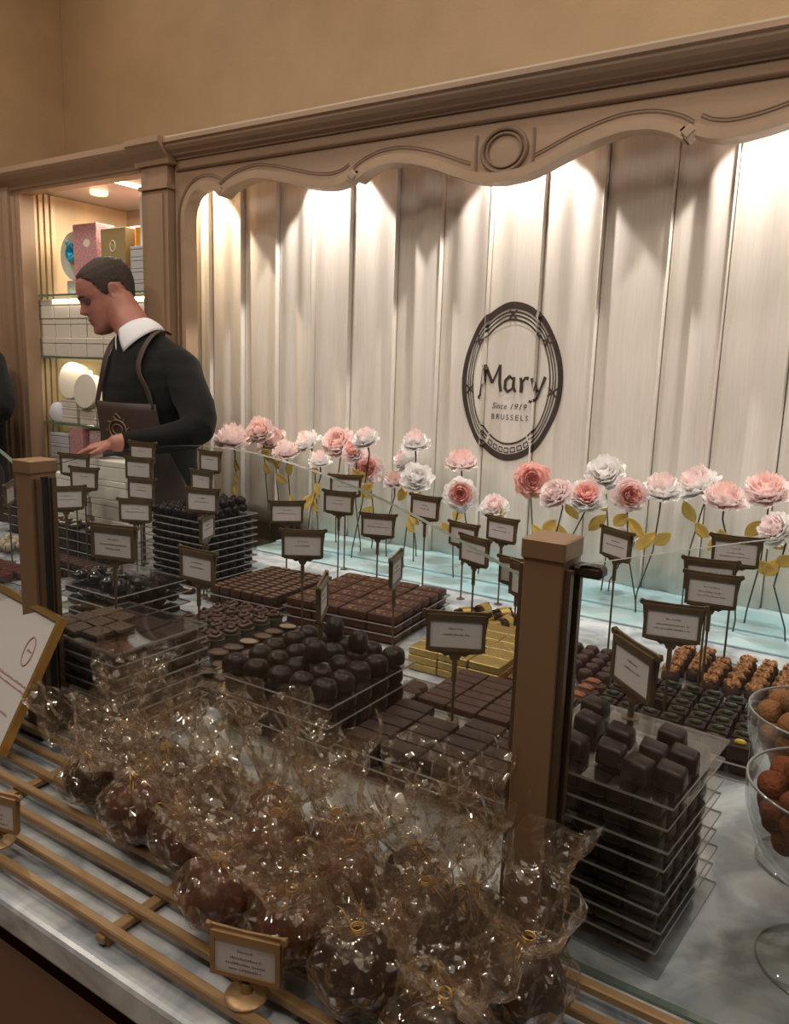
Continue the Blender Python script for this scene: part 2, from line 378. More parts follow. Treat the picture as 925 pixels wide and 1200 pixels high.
# soffit above the alcove and lining behind the left jamb
b = MB(); b.b2(-2.37, .9, Y0+.036, 2.34, 2.335, 2.34); b.b2(-2.37, .9, 2.34, 2.36, 0.0, 2.34); b.b2(-2.378, -2.37, 2.04, 2.36, 0, 2.34); struct(b.build('wall_alcove', mat('cream_paint', (.48, .40, .29), .7)))
b = MB(); b.b2(-2.2, .9, Y0+.0001, Y0+.035, ZT, 2.318); struct(b.build('trim_fascia', M_WOODH))
b = MB(); b.b2(-3.2, .9, 2.34, 2.84, 2.30, 2.31); 
# pilaster beside the cabinet with its capital
b = MB(); b.b2(-2.405, -2.27, 1.972, 2.05, 0.1, 2.24); b.b2(-2.385, -2.29, 1.965, 1.975, .3, 2.13)
b.b2(-2.412, -2.262, 1.962, 2.05, 2.146, 2.160); pil = struct(b.build('trim_pilaster', M_WOOD))
b = MB()
cp = [(2.05, 2.225), (1.962, 2.225), (1.958, 2.240), (1.948, 2.250), (1.935, 2.262), (1.922, 2.278), (1.915, 2.284), (1.915, 2.303), (2.05, 2.303)]
xprof(b, cp, -2.425, -2.25); b.build('capital', M_WOODH, pil)

# ---- curtain: overlapping pleated panels, one continuous cloth
EDGE = [-2.365, -2.30, -2.135, -1.963, -1.80, -1.638, -1.455, -1.29, -1.12, -.953, -.779, -.594, -.445, -.28, -.11, .06, .23, .4, .6]
def curt(x, z=1.5):
    """depth of the curtain face at x"""
    for i in range(len(EDGE)-1):
        if EDGE[i] <= x < EDGE[i+1]:
            u = (x-EDGE[i])/(EDGE[i+1]-EDGE[i])
            a = .0065+.0025*math.sin(i*2.3)
            k = 2+i % 2
            return 2.203+.009*(1-u)-.007*u+a*math.sin(u*PI*k+i)*math.sin(PI*u)+.0015*math.sin(60*x+2*z)+.002*math.sin(3*z+i*1.7)*math.sin(PI*u)
    return 2.2
b = MB(); xs = []
for i in range(len(EDGE)-1):
    w = EDGE[i+1]-EDGE[i]
    xs += [EDGE[i]+w*q for q in (0, .012, .03, .06, .1, .16, .22, .29, .36, .43, .5, .57, .64, .71, .78, .84, .9, .94, .97, .985)]
zs = np.linspace(H+.0125, 2.333, 22)
vs = []; 
for z in zs:
    for j, x in enumerate(xs):
        u = j % 20
        y = curt(x, z)
        if u == 0: y += .022                  # the fold turned back behind the panel on the left
        if u == 19: y -= .004
        vs.append((x, y, z))
nx = len(xs); b.add(vs, [(j*nx+i, j*nx+i+1, (j+1)*nx+i+1, (j+1)*nx+i) for j in range(len(zs)-1) for i in range(nx-1)])
curtain = tag(b.build('pleated_curtain', M_CURT, smooth=True, ang=50), 'cream floor length pleated curtain with brown printed oval shop emblem', 'curtain')
mod = curtain.modifiers.new('thick', 'SOLIDIFY'); mod.thickness = .0025; mod.offset = -1
# printed emblem
EC = (-1.033, 1.523); EA, EB = .163, .236
b = MB()
def pr(x, z): return (x, curt(x, z)-.0022, z)
def ring(r0, r1, a0=0, a1=2*PI, n=120):
    b.grid(lambda u, v: pr(EC[0]+(EA*(r0+(r1-r0)*v)-.0*v)*math.sin(a0+(a1-a0)*u), EC[1]+EB*(r0+(r1-r0)*v)*math.cos(a0+(a1-a0)*u)), n, 1)
def stroke(pts, w):
    """ribbon through points (x,z,width factor)"""
    P = []
    for i in range(len(pts)-1):
        for k in range(8): q = k/8; P.append([pts[i][j]+(pts[i+1][j]-pts[i][j])*q for j in range(3)])
    P.append(list(pts[-1])); vs = []; n = len(P)
    for i in range(n):
        tx, tz = P[min(i+1, n-1)][0]-P[max(i-1, 0)][0], P[min(i+1, n-1)][1]-P[max(i-1, 0)][1]; l = math.hypot(tx, tz) or 1
        h = w*P[i][2]/2; vs += [pr(P[i][0]-tz/l*h, P[i][1]+tx/l*h), pr(P[i][0]+tz/l*h, P[i][1]-tx/l*h)]
    b.add(vs, [(2*i, 2*i+1, 2*i+3, 2*i+2) for i in range(n-1)])
ring(.915, 1.0)
lo = math.radians(150); hi = math.radians(210)
for r0, r1 in ((.868, .888), (.825, .845), (.77, .795)): ring(r0, r1, math.radians(-148), math.radians(148))
ring(.77, .795, lo, hi, 40)
for k in range(7):
    a0 = math.radians(150+k*8.6); a1 = a0+math.radians(6.5)
    ring(.885, .90, a0, a1, 6); ring(.83, .845, a0, a1, 6); ring(.83, .90, a0, a0+.018, 2); ring(.83, .90, a1-.018, a1, 2)
for deg in (0, 52, 97, -52, -97):
    a = math.radians(deg); c0 = (EC[0]+EA*.842*math.sin(a), EC[1]+EB*.842*math.cos(a)); tx, tz = math.cos(a), -math.sin(a)*1.3; l = math.hypot(tx, tz); tx, tz = tx/l*.013, tz/l*.013; nx_, nz_ = -tz, tx
    stroke([(c0[0]-tx-nx_, c0[1]-tz-nz_, 1), (c0[0]+tx+nx_, c0[1]+tz+nz_, 1)], .005); stroke([(c0[0]-tx+nx_, c0[1]-tz+nz_, 1), (c0[0]+tx-nx_, c0[1]+tz-nz_, 1)], .005)
def glyph(stk, x, z, s, w):
    for st in stk: stroke([(x+p[0]*s, z+p[1]*s, p[2] if len(p) > 2 else 1) for p in st], w)
sM = [[(.02, -.30, .6), (-.06, -.26, .8), (.03, -.16, 1), (.08, .3, 1), (.12, .98, .8)], [(.10, .98, 1.2), (.42, .30, 1.3)], [(.42, .30, .7), (.74, 1.0, .9)], [(.74, 1.0, 1.3), (.76, .3, 1.3), (.84, 0, 1.3)]]
sa = [[(.42, .46, .8), (.25, .58, 1.1), (.07, .40, 1.3), (.06, .14, 1.3), (.2, .0, 1.1), (.40, .14, .8)], [(.44, .56, 1), (.42, .2, 1.2), (.52, .0, 1)]]
sr = [[(.08, .54, 1), (.13, .3, 1.3), (.12, 0, 1.3)], [(.13, .34, .7), (.26, .54, .9), (.40, .52, 1.4)]]
sy = [[(.05, .54, 1.2), (.16, .2, 1.3), (.27, .04, 1)], [(.56, .60, 1.5), (.40, .24, 1), (.22, -.22, .9), (.06, -.34, .8), (-.02, -.30, 1)]]
s0 = .080; glyph(sM, -1.130, 1.495, s0, .0082); glyph(sa, -1.053, 1.495, s0, .008); glyph(sr, -1.004, 1.495, s0, .008); glyph(sy, -.966, 1.495, s0, .008)
def text(txt, x, z, size, shear=0, space=1.0):
    cu = bpy.data.curves.new('t', 'FONT'); cu.body = txt; cu.size = size; cu.shear = shear; cu.space_character = space; cu.align_x = 'CENTER'; cu.resolution_u = 2
    o = bpy.data.objects.new('t', cu); me = bpy.data.meshes.new_from_object(o)
    r = ([(v.co.x+x, v.co.y+z) for v in me.vertices], [tuple(p.vertices) for p in me.polygons]); bpy.data.objects.remove(o); bpy.data.curves.remove(cu); bpy.data.meshes.remove(me); return r
for args in (("Since 1919", -1.035, 1.443, .026, .3, 1.05), ("BRUSSELS", -1.03, 1.411, .0235, 0, 1.35)):
    v2, f2 = text(*args); b.add([pr(x, z) for x, z in v2], f2)
emb = b.build('printed_emblem', M_PRINT, curtain); emb['label'] = 'dark brown oval emblem with ribbon border and lettering'

# ---- display cabinet with glass shelves
t = thing('display_cabinet', 'tall limed oak cabinet with lit glass shelves of gift boxes', 'cabinet', (-2.8, 2.0, 0))
ox, oy = 2.8, -2.0
def P(bld): bld.v = [(x+ox, y+oy, z) for x, y, z in bld.v]; return bld
b = MB(); b.b2(-3.24, -3.18, 1.985, 2.05, 0, 2.24); b.b2(-3.30, -3.24, 1.97, 2.05, 0, 2.24); b.b2(-3.225, -3.205, 1.975, 1.99, 0, 2.2); b.b2(-3.30, -3.28, 1.955, 1.98, 0, 2.22); P(b).build('left_stile', M_WOOD, t)
b = MB(); b.b2(-2.422, -2.406, 1.985, 2.05, 0, 2.23); P(b).build('right_stile', M_WOOD, t)
b = MB(); b.b2(-3.30, -2.405, 1.985, 2.04, 2.212, 2.24); xprof(b, [(2.04, 2.225), (1.982, 2.225), (1.978, 2.236), (1.965, 2.246), (1.95, 2.258), (1.938, 2.272), (1.932, 2.282), (1.932, 2.302), (2.04, 2.302)], -3.30, -2.42); P(b).build('cornice', M_WOODH, t)
b = MB(); b.b2(-3.24, -3.22, 2.05, 2.55, 0, 2.24); b.b2(-2.40, -2.38, 2.05, 2.55, 0, 2.24); P(b).build('side_panel', mat('pale_oak_lining', (.60, .44, .27), .45, var=.15, vscale=10, stretch=(1, 1, .15)), t)
b = MB()
for k in range(4): b.b2(-3.216+.0, -3.205, 2.06+k*.028, 2.078+k*.028, .4, 2.235)
P(b).build('fluted_lining', mat('fluted_pale_oak', (.70, .52, .31), .4), t)
b = MB(); b.b2(-3.24, -2.38, 2.55, 2.57, 0, 2.25); P(b).build('back_panel', mat('tan_lining', (.46, .36, .26), .5), t)
b = MB(); b.b2(-3.24, -2.38, 2.041, 2.57, 2.242, 2.262); P(b).build('top_panel', mat('pinkish_lining', (.46, .41, .40), .3), t)
SH = (1.815, 1.56, 1.28, 1.0)
for z in SH:
    b = MB(); b.b2(-3.205, -2.41, 2.055, 2.52, z-.008, z); P(b).build('glass_shelf', [glassy('green_glass_shelf', (.80, .88, .83), .9)], t)
    b = MB(); b.b2(-3.205, -2.41, 2.050, 2.0548, z-.008, z); P(b).build('shelf_edge', mat('green_glass_edge', (.12, .17, .14), .2), t)
b = MB(); b.b2(-2.74, -2.715, 2.1, 2.54, 2.236, 2.2418); b.b2(-2.74, -2.715, 2.54, 2.549, 1.85, 2.236); P(b).build('led_strip', M_LED, t)
b = MB(); b.b2(-3.205, -3.195, 2.30, 2.312, .5, 1.5); P(b).build('upright_led_strip', M_LED, t)
for x, y in ((-2.95, 2.2), (-2.55, 2.16), (-2.6, 2.4)):
    b = MB(); b.lathe([(0, 2.225), (.032, 2.225), (.036, 2.230), (.036, 2.2415)], (x, y, 0), 20); P(b).build('puck_lamp', M_PUCK, t)
lamp('cabinet_lamp', 'AREA', (-2.8, 2.25, 2.21), 6.5, (1, .88, .70), (-2.8, 2.3, 0), shape='RECTANGLE', size=.5, size_y=.2)
lamp('cabinet_lamp', 'AREA', (-2.8, 2.07, 1.545), 1.1, (1, .88, .68), (-2.8, 2.35, 1.3), shape='RECTANGLE', size=.6, size_y=.03)
lamp('cabinet_lamp', 'AREA', (-2.8, 2.07, 1.80), 2.2, (1, .88, .68), (-2.8, 2.4, 1.5), shape='RECTANGLE', size=.6, size_y=.03)
# things on the cabinet shelves
def cbox(name, x, y, z, w, d, h, m, label, cat='box', group=None, lid=True, rz=0, lidm=None):
    bb = MB(); bb.rbox((0, 0, h*.5), (w, d, h), .0025, 1)
    if lid:
        r = thing(name, label, cat, (x, y, z), rz, group); bb = MB(); bb.rbox((0, 0, h*.34), (w*.985, d*.985, h*.68), .002, 1); bb.build('box_base', m, r)
        bb = MB(); bb.rbox((0, 0, h*.85), (w, d, h*.30), .002, 1); bb.build('box_lid', lidm or m, r); return r
    o = bb.build(name, m, None, loc=(x, y, z), rot=(0, 0, rz)); return tag(o, label, cat, group)
z = SH[1]
first = None
for c in range(7):
    for r in range(3):
        if c < 2 and r == 2: hgt = .072
        lab = 'small cream chocolate box stacked three high on the second glass shelf'
        x = -3.155+c*.108; 
        if first is None: first = cbox('gift_box', x, 2.115, z, .104, .10, .078, M_CBOX, lab, 'box', 'cream boxes on the second cabinet shelf')
        else: dup(first, (x+random.uniform(-.002, .002), 2.115+(.004 if r % 2 else 0), z+r*.0785))
z = SH[0]
def lathe_thing(name, prof, loc, rot, m, label, cat, n=36):
    bb = MB(); bb.lathe(prof, n=n); return tag(bb.build(name, m, None, True, loc, rot, ang=40), label, cat)
# clear round box with a blue bow, standing on edge in a silver holder
t = thing('bow_gift_box', 'round clear gift box with shiny blue bow on the top cabinet shelf', 'gift box', (-3.05, 2.16, z))
b = MB(); b.lathe([(0, -.018), (.098, -.018), (.102, -.012), (.102, .012), (.098, .018), (0, .018)], (0, 0, .165), 40, rot=RX(PI/2)); b.build('round_box', mat('silvery_plastic', (.62, .66, .64), .12, metal=.2), t, True, ang=40)
b = MB(); b.rbox((0, .0, .032), (.10, .05, .064), .004); b.build('stand', mat('silver_foil', (.55, .60, .60), .2, metal=.6, bump=.5, bscale=60), t)
b = MB()
for k in range(7):
    a = k*2*PI/7; d = Vector((math.cos(a), 0, math.sin(a))); sd = Vector((-math.sin(a), 0, math.cos(a)))
    b.grid(lambda u, v, d=d, sd=sd: tuple(Vector((.01, -.022, .175))+d*(.058*v)+sd*((u-.5)*.032*math.sin(PI*min(1, v+.15)))+Vector((0, -.024*math.sin(PI*v), 0))), 4, 6)
b.tube([(.01, -.024, .17), (-.03, -.026, .215), (-.05, -.025, .225)], [.008, .011, .004], 8); b.build('bow', M_BLUE, t)
def printbox(name, x, y, z, w, d, h, m, label, logo=None, group=None, rz=0):
    t = thing(name, label, 'box', (x, y, z+.0006), rz, group); bb = MB(); bb.rbox((0, 0, h/2), (w, d, h), .002, 1); bb.build('carton', m, t)
    if logo:
        bb = MB()
        if logo == 'ring':
            bb.tube([(.016*math.cos(a), -d/2-.0005, h*.72+.020*math.sin(a)) for a in np.linspace(0, 2*PI, 28)[:-1]], .0028, 6, closed=True)
            bb.tube([(-.007, -d/2-.0005, h*.72+.007), (0.002, -d/2-.0005, h*.72), (-.007, -d/2-.0005, h*.72-.007), (.006, -d/2-.0005, h*.72-.007)], .0015, 5)
        else: bb.lathe([(0, 0), (.022, 0), (.022, .001), (0, .001)], (.015, -d/2, h*.72), 24, rot=RX(PI/2), sy=.7)
        bb.build('printed_emblem', mat('pale_print', (.72, .66, .5), .6), t)
    return t
printbox('tall_gift_box', -2.90, 2.13, z, .15, .09, .275, M_PINK, 'tall pink speckled gift box with pale oval on the top cabinet shelf', 'oval')
printbox('wide_gift_box', -2.80, 2.32, z, .12, .09, .29, M_PINK, 'pink speckled gift box behind the olive gold box in the cabinet', None)
printbox('gold_gift_box', -2.715, 2.105, z, .15, .05, .245, M_KRAFT, 'olive gold gift box with pale ring emblem behind the shop assistant', 'ring')
printbox('orange_gift_box', -2.618, 2.165, z, .036, .08, .25, M_ORNG, 'narrow orange gift box beside the olive gold box in the cabinet')
for k in range(4): cbox('grey_box', -2.545, 2.12, z+k*.042, .10, .11, .041, M_GBOX, ('lowest', 'second', 'third', 'topmost')[k]+' flat grey box of the stack at the right of the top cabinet shelf', lid=True)
printbox('white_gift_box', -2.535, 2.13, z+.169, .06, .08, .18, M_WBOX, 'tall white box standing on the grey box stack in the cabinet')
z = SH[2]
lab = 'flat cream box in the low stacks on the third cabinet shelf'; first = None
for sx, n, w in ((-3.03, 3, .115), (-2.90, 2, .11), (-2.78, 3, .10), (-2.66, 3, .10), (-2.54, 4, .10)):
    for k in range(n):
        if first is None: first = cbox('flat_gift_box', sx, 2.12, z, .108, .10, .033, M_CBOX, lab, 'box', 'flat cream boxes on the third cabinet shelf')
        else: dup(first, (sx, 2.12, z+k*.0335))
def drum(x, y, zc, r, tilt, label, m=M_CBOX):
    t = thing('round_gift_box', label, 'box', (x, y, zc)); t.rotation_euler = (PI/2-tilt, 0, 0.05)
    bb = MB(); bb.lathe([(0, -.022), (r*.97, -.022), (r*.97, .006), (0, .006)], n=40); bb.build('box_base', m, t, True, ang=40)
    bb = MB(); bb.lathe([(r*.9, .005), (r, .005), (r, .020), (r*.97, .024), (0, .024)], n=40); bb.build('box_lid', m, t, True, ang=40)
drum(-3.02, 2.10, z+.101+.078, .078, .12, 'larger round cream box propped on the flat boxes of the third cabinet shelf')
drum(-2.895, 2.08, z+.068+.072, .072, .1, 'smaller round cream box propped beside the larger round one in the cabinet')
t = thing('cylinder_gift_box', 'grey white cylinder box lying on the third cabinet shelf by the oak stile', 'box', (-3.12, 2.125, z+.0435)); t.rotation_euler = (PI/2, 0, .35)
b = MB(); b.lathe([(0, -.06), (.041, -.06), (.041, .04), (0, .04)], n=32); b.build('tube', mat('pale_grey_card', (.60, .60, .64), .5), t, True, ang=40)
b = MB(); b.lathe([(.04, .036), (.0425, .036), (.0425, .064), (.04, .066), (0, .066)], n=32); b.build('lid', mat('lilac_white_card', (.68, .67, .72), .5), t, True, ang=40)
cbox('cream_gift_box', -2.79, 2.2, z+.1015, .10, .1, .13, mat('pale_yellow_card', (.68, .60, .40), .5), 'pale yellow cream box behind the smaller round box in the cabinet')
z = SH[3]
for k in range(5): cbox('grey_flat_box', -3.09, 2.11, z+k*.047, .13, .10, .046, M_GBOX, ('lowest', 'second', 'third', 'fourth', 'topmost')[k]+' grey box of the left stack on the bottom cabinet shelf', lid=True)
printbox('pink_gift_box', -2.965, 2.10, z, .085, .09, .262, M_PINK, 'pink speckled box beside the grey stack on the bottom cabinet shelf')
printbox('pink_carton', -2.85, 2.12, z, .10, .09, .255, mat('lilac_speckled_paper', (.62, .42, .42), .6, var=.4, vscale=90), 'lilac pink speckled box, right one of two on the bottom cabinet shelf')
printbox('yellow_carton', -2.74, 2.12, z, .10, .09, .20, mat('yellow_card', (.75, .50, .08), .5), 'yellow box behind the black sleeve on the bottom cabinet shelf')

# ---- left-hand cabinet front (only its right edge reaches the picture)
b = MB(); b.b2(-3.62, -3.301, 1.90, 2.04, 0, 2.24); b.b2(-3.35, -3.305, 1.885, 1.905, .1, 2.2); xprof(b, [(2.04, 2.225), (1.89, 2.225), (1.875, 2.245), (1.85, 2.27), (1.84, 2.282), (1.84, 2.302), (2.04, 2.302)], -3.62, -3.301)
struct(b.build('trim_corner_pilaster', M_WOOD))

# ================================================================== people
def sph_rings(c, r, n=16, m=12, sc=(1, 1, 1), rot=None):
    out = []
    for j in range(m+1):
        th = PI*j/m; rr = max(math.sin(th), .02)
        ring_ = []
        for k in range(n):
            p = Vector((rr*math.cos(2*PI*k/n)*sc[0], rr*math.sin(2*PI*k/n)*sc[1], math.cos(th)*sc[2]))*r
            if rot is not None: p = rot @ p
            ring_.append(p+Vector(c))
        out.append(ring_)
    return out
def limb(bld, pts, rs, n=16, sub=5):
    P_, R_ = [], []
    pts = [Vector(p) for p in pts]
    for i in range(len(pts)-1):
        for k in range(sub):
            q = k/sub; p0, p1, p2, p3 = pts[max(i-1, 0)], pts[i], pts[i+1], pts[min(i+2, len(pts)-1)]
            P_.append(.5*((2*p1)+(-p0+p2)*q+(2*p0-5*p1+4*p2-p3)*q*q+(-p0+3*p1-3*p2+p3)*q**3)); R_.append(rs[i]+(rs[i+1]-rs[i])*q)
    P_.append(pts[-1]); R_.append(rs[-1])
    a = (P_[0]-P_[1]).normalized(); e = (P_[-1]-P_[-2]).normalized()
    P_ = [P_[0]+a*R_[0]*.8, P_[0]+a*R_[0]*.5]+P_+[P_[-1]+e*R_[-1]*.5, P_[-1]+e*R_[-1]*.8]; R_ = [R_[0]*.45, R_[0]*.83]+R_+[R_[-1]*.83, R_[-1]*.45]
    bld.tube(P_, R_, n)
def remesh(bld, vox, it=6, fac=.5):
    me = bpy.data.meshes.new('tmp'); me.from_pydata(bld.v, [], bld.f)
    bm = bmesh.new(); bm.from_mesh(me); bmesh.ops.recalc_face_normals(bm, faces=bm.faces[:]); bm.to_mesh(me); bm.free()
    o = bpy.data.objects.new('tmp', me); C.objects.link(o)
    m = o.modifiers.new('r', 'REMESH'); m.mode = 'VOXEL'; m.voxel_size = vox
    if it: s_ = o.modifiers.new('s', 'SMOOTH'); s_.iterations = it; s_.factor = fac
    dg = bpy.context.evaluated_depsgraph_get(); dg.update()
    out = bpy.data.meshes.new_from_object(o.evaluated_get(dg)); bpy.data.objects.remove(o); bpy.data.meshes.remove(me)
    out.polygons.foreach_set('use_smooth', [True]*len(out.polygons)); return out
ROOT = Vector((-2.21, 1.84, .1))
def rel(p): return Vector(p)-ROOT
# head frame
hp = math.radians(24); hyaw = Vector((-.50, -.866, 0)).normalized()
Fh = hyaw*math.cos(hp)+Vector((0, 0, -math.sin(hp))); Lh = Vector((0, 0, 1)).cross(hyaw).normalized(); Uh = Lh.cross(-Fh) if Lh.cross(-Fh).z > 0 else Lh.cross(Fh)
HC = Vector((-2.40, 1.815, 1.775))
PZ = [-.004, 0, .012, .03, .05, .07, .09, .115, .14, .165, .19, .21, .225, .235, .2395]
PF = [.060, .080, .095, .098, .094, .094, .094, .091, .0965, .094, .084, .064, .038, .005, -.01]
PB = [.040, .020, .000, -.025, -.05, -.068, -.08, -.091, -.098, -.100, -.096, -.083, -.062, -.035, -.02]
PW = [.010, .022, .038, .051, .060, .0655, .069, .072, .0745, .0755, .072, .063, .048, .024, .006]
def headpt(z, a, grow=0.0):
    f, bk, w = (float(np.interp(z, PZ, q)) for q in (PF, PB, PW))
    yc, ry = (f+bk)/2, (f-bk)/2
    ca, sa_ = math.cos(a), math.sin(a)
    x = (w+grow)*math.copysign(abs(sa_)**.92, sa_); y = yc+(ry+grow)*math.copysign(abs(ca)**.9, ca)
    fr = max(0, ca)
    if fr > 0:
        nb = float(np.interp(z, [.076, .082, .090, .100, .118, .134, .142], [0, .012, .025, .0215, .011, .003, 0]))
        nw = float(np.interp(z, [.08, .09, .13], [.0115, .0125, .007]))
        y += nb*math.exp(-(x/nw)**2)
        y -= .011*math.exp(-((abs(x)-.033)/.016)**2-((z-.119)/.011)**2)
        y += .004*math.exp(-(x/.04)**2-((z-.138)/.008)**2)
        y += .006*math.exp(-(x/.022)**2-((z-.062)/.005)**2)+.006*math.exp(-(x/.02)**2-((z-.049)/.005)**2)-.003*math.exp(-(x/.026)**2-((z-.0555)/.002)**2)
        y -= .003*math.exp(-(x/.03)**2-((z-.036)/.007)**2); y += .005*math.exp(-(x/.018)**2-((z-.016)/.010)**2)
    return HC+Lh*x+Fh*y+Uh*(z-.1175)
def hloc(x, y, z): return HC+Lh*x+Fh*y+Uh*(z-.1175)
def ell(z, cx, cy, rx, ry, n=28, grow=0, p=.85):
    out = []
    for k in range(n):
        a = 2*PI*k/n; c_, s_ = math.cos(a), math.sin(a)
        out.append(Vector((cx+(rx+grow)*math.copysign(abs(c_)**p, c_), cy+(ry+grow)*math.copysign(abs(s_)**p, s_), z)))
    return out
TOR = [(.90, -2.185, 1.825, .155, .11), (1.0, -2.19, 1.825, .16, .112), (1.1, -2.19, 1.825, .155, .112), (1.2, -2.195, 1.825, .155, .115), (1.3, -2.20, 1.825, .165, .118), (1.40, -2.205, 1.825, .180, .12),
       (1.47, -2.212, 1.828, .185, .113), (1.53, -2.22, 1.832, .172, .102), (1.575, -2.232, 1.834, .135, .088), (1.61, -2.245, 1.835, .10, .076), (1.64, -2.262, 1.834, .07, .066)]
SHL, ELL_, WRL = (-2.055, 1.835, 1.515), (-1.890, 1.745, 1.345), (-2.045, 1.555, 1.300)
SHR, ELR, WRR = (-2.36, 1.86, 1.51), (-2.315, 1.83, 1.27), (-2.17, 1.64, 1.20)
def hand(bld, w, d, up, left, s=1.0):
    """palm and five bent fingers from the wrist w along d; left = True when the thumb is on the +side"""
    d = Vector(d).normalized(); up = Vector(up); up = (up-d*up.dot(d)).normalized(); sd = d.cross(up)*(1 if left else -1); w = Vector(w)
    rg = []
    for q, hw, ht in ((-.01, .024, .02), (.015, .028, .019), (.045, .038, .016), (.075, .041, .015), (.092, .037, .012)):
        rg.append([w+d*q*s+sd*hw*math.cos(2*PI*k/14)*s+up*ht*math.sin(2*PI*k/14)*s for k in range(14)])
    bld.rings(rg)
    for i, (o, L) in enumerate(((-.029, .066), (-.010, .076), (.010, .072), (.028, .056))):
        p0 = w+d*.078*s+sd*o*s; dd = (d+sd*o*3).normalized()
        p1 = p0+dd*L*.42*s+up*(-.004); p2 = p1+(dd-up*.45).normalized()*L*.34*s; p3 = p2+(dd*.8-up*.75).normalized()*L*.28*s
        bld.tube([p0-dd*.02, p0, p1, p2, p3, p3+(p3-p2).normalized()*.004], [.0095*s, .0095*s, .0088*s, .008*s, .0068*s, .003*s], 10)
    p0 = w+d*.022*s-sd*.024*s; p1 = p0+(d*.6-sd*.75-up*.25).normalized()*.038*s; p2 = p1+(d*.95-sd*.25-up*.2).normalized()*.030*s
    bld.tube([p0, p0+(p1-p0)*.5, p1, p2, p2+(p2-p1).normalized()*.005], [.014*s, .0125*s, .0105*s, .0085*s, .003*s], 10)
b = MB()
b.rings([[headpt(z, 2*PI*k/96) for k in range(96)] for z in np.concatenate(([-.004], np.linspace(0, .232, 90), [.236, .2395]))])
for sgn in (-1, 1):   # ears
    e = hloc(sgn*.074, -.012, .118)
    rotm = Matrix((Lh, Fh, Uh)).transposed()
    b.rings(sph_rings(e, .031, 16, 12, (.22, .58, 1.0), rotm @ RY(sgn*.25) @ RX(-.2)))
    pts = [hloc(sgn*(.079+.004*abs(math.sin(q))), -.012+.016*math.cos(q), .121+.027*math.sin(q)) for q in np.linspace(-.9, 3.6, 14)]
    b.tube(pts, .0042, 8)
limb(b, [(-2.235, 1.838, 1.56), (-2.28, 1.832, 1.645), (-2.335, 1.828, 1.71), (-2.365, 1.82, 1.76)], [.070, .0635, .060, .056], 24)
b.rings([ell(z, x, y, rx-.012, ry-.012) for z, x, y, rx, ry in TOR])
limb(b, [SHL, ELL_, WRL], [.052, .040, .027]); limb(b, [SHR, ELR, WRR], [.052, .040, .027])
hand(b, WRL, (-.80, -.50, -.22), (0.0, -.1, 1), True, .92); hand(b, WRR, (.35, -.6, .25), (0, -.1, 1), False, .92)
for sx in (-1, 1): limb(b, [(-2.19+sx*.085, 1.825, .95), (-2.19+sx*.09, 1.82, .55), (-2.19+sx*.09, 1.84, .17)], [.085, .058, .04]); limb(b, [(-2.19+sx*.09, 1.87, .135), (-2.19+sx*.1, 1.76, .125)], [.035, .03])
b.v = [tuple(Vector(v)-ROOT) for v in b.v]
person = thing('person', 'person in black sweater and brown apron looking down at white boxes', 'person', ROOT)
me = remesh(b, .0042, 3, .4); me.materials.append(M_SKIN); link('body', me, person)
# hair shell
b = MB(); vs = []; idx = {}; fs = []
NZ, NA = 40, 72
def hairline(a):
    d = abs(math.degrees((a+PI) % (2*PI)-PI))
    return float(np.interp(d, [0, 25, 45, 62, 78, 88, 100, 112, 125, 150, 180], [.196, .199, .190, .172, .120, .118, .148, .145, .085, .062, .058]))
zz = np.concatenate((np.linspace(.05, .232, NZ), [.236, .2396]))
for i, z in enumerate(zz):
    for k in range(NA):
        a = 2*PI*k/NA; h = hairline(a); zz_ = max(z, min(h, .22)); vs.append(Vector(headpt(zz_, a, .0045 if z > h+.004 else .0005))+Uh*(.004 if z > .2 else 0)-ROOT)
for i in range(len(zz)-1):
    for k in range(NA):
        if zz[i+1] > hairline(2*PI*k/NA)-.001: fs.append((i*NA+k, i*NA+(k+1) % NA, (i+1)*NA+(k+1) % NA, (i+1)*NA+k))
fs.append(tuple((len(zz)-1)*NA+k for k in range(NA)))
b.add(vs, fs); b.build('hair', M_HAIR, person, True)
for sgn in (-1, 1):
    b = MB(); b.tube([hloc(sgn*x, y, z)-ROOT for x, y, z in ((.014, .0985, .137), (.026, .0975, .141), (.040, .090, .141), (.050, .080, .137))], [.003, .0042, .004, .0018], 8, flat=.6); b.build('eyebrow', M_HAIR, person, True)
    b = MB(); b.rings([[p-ROOT for p in r] for r in sph_rings(hloc(sgn*.032, .0735, .1165), .0098)]); b.build('eye', M_EYE, person, True)
    b = MB(); b.tube([hloc(sgn*x, y, z)-ROOT for x, y, z in ((.020, .0835, .1150), (.028, .0875, .1130), (.036, .0855, .1130), (.045, .077, .1155))], [.0014, .002, .002, .0012], 6); b.build('eyelashes', M_HAIR, person, True)
b = MB(); b.grid(lambda u, v: headpt(.048+.018*v, (u-.5)*.62, .0009)-ROOT, 14, 5); b.build('lips', mat('lips', (.36, .10, .09), .4), person, True)
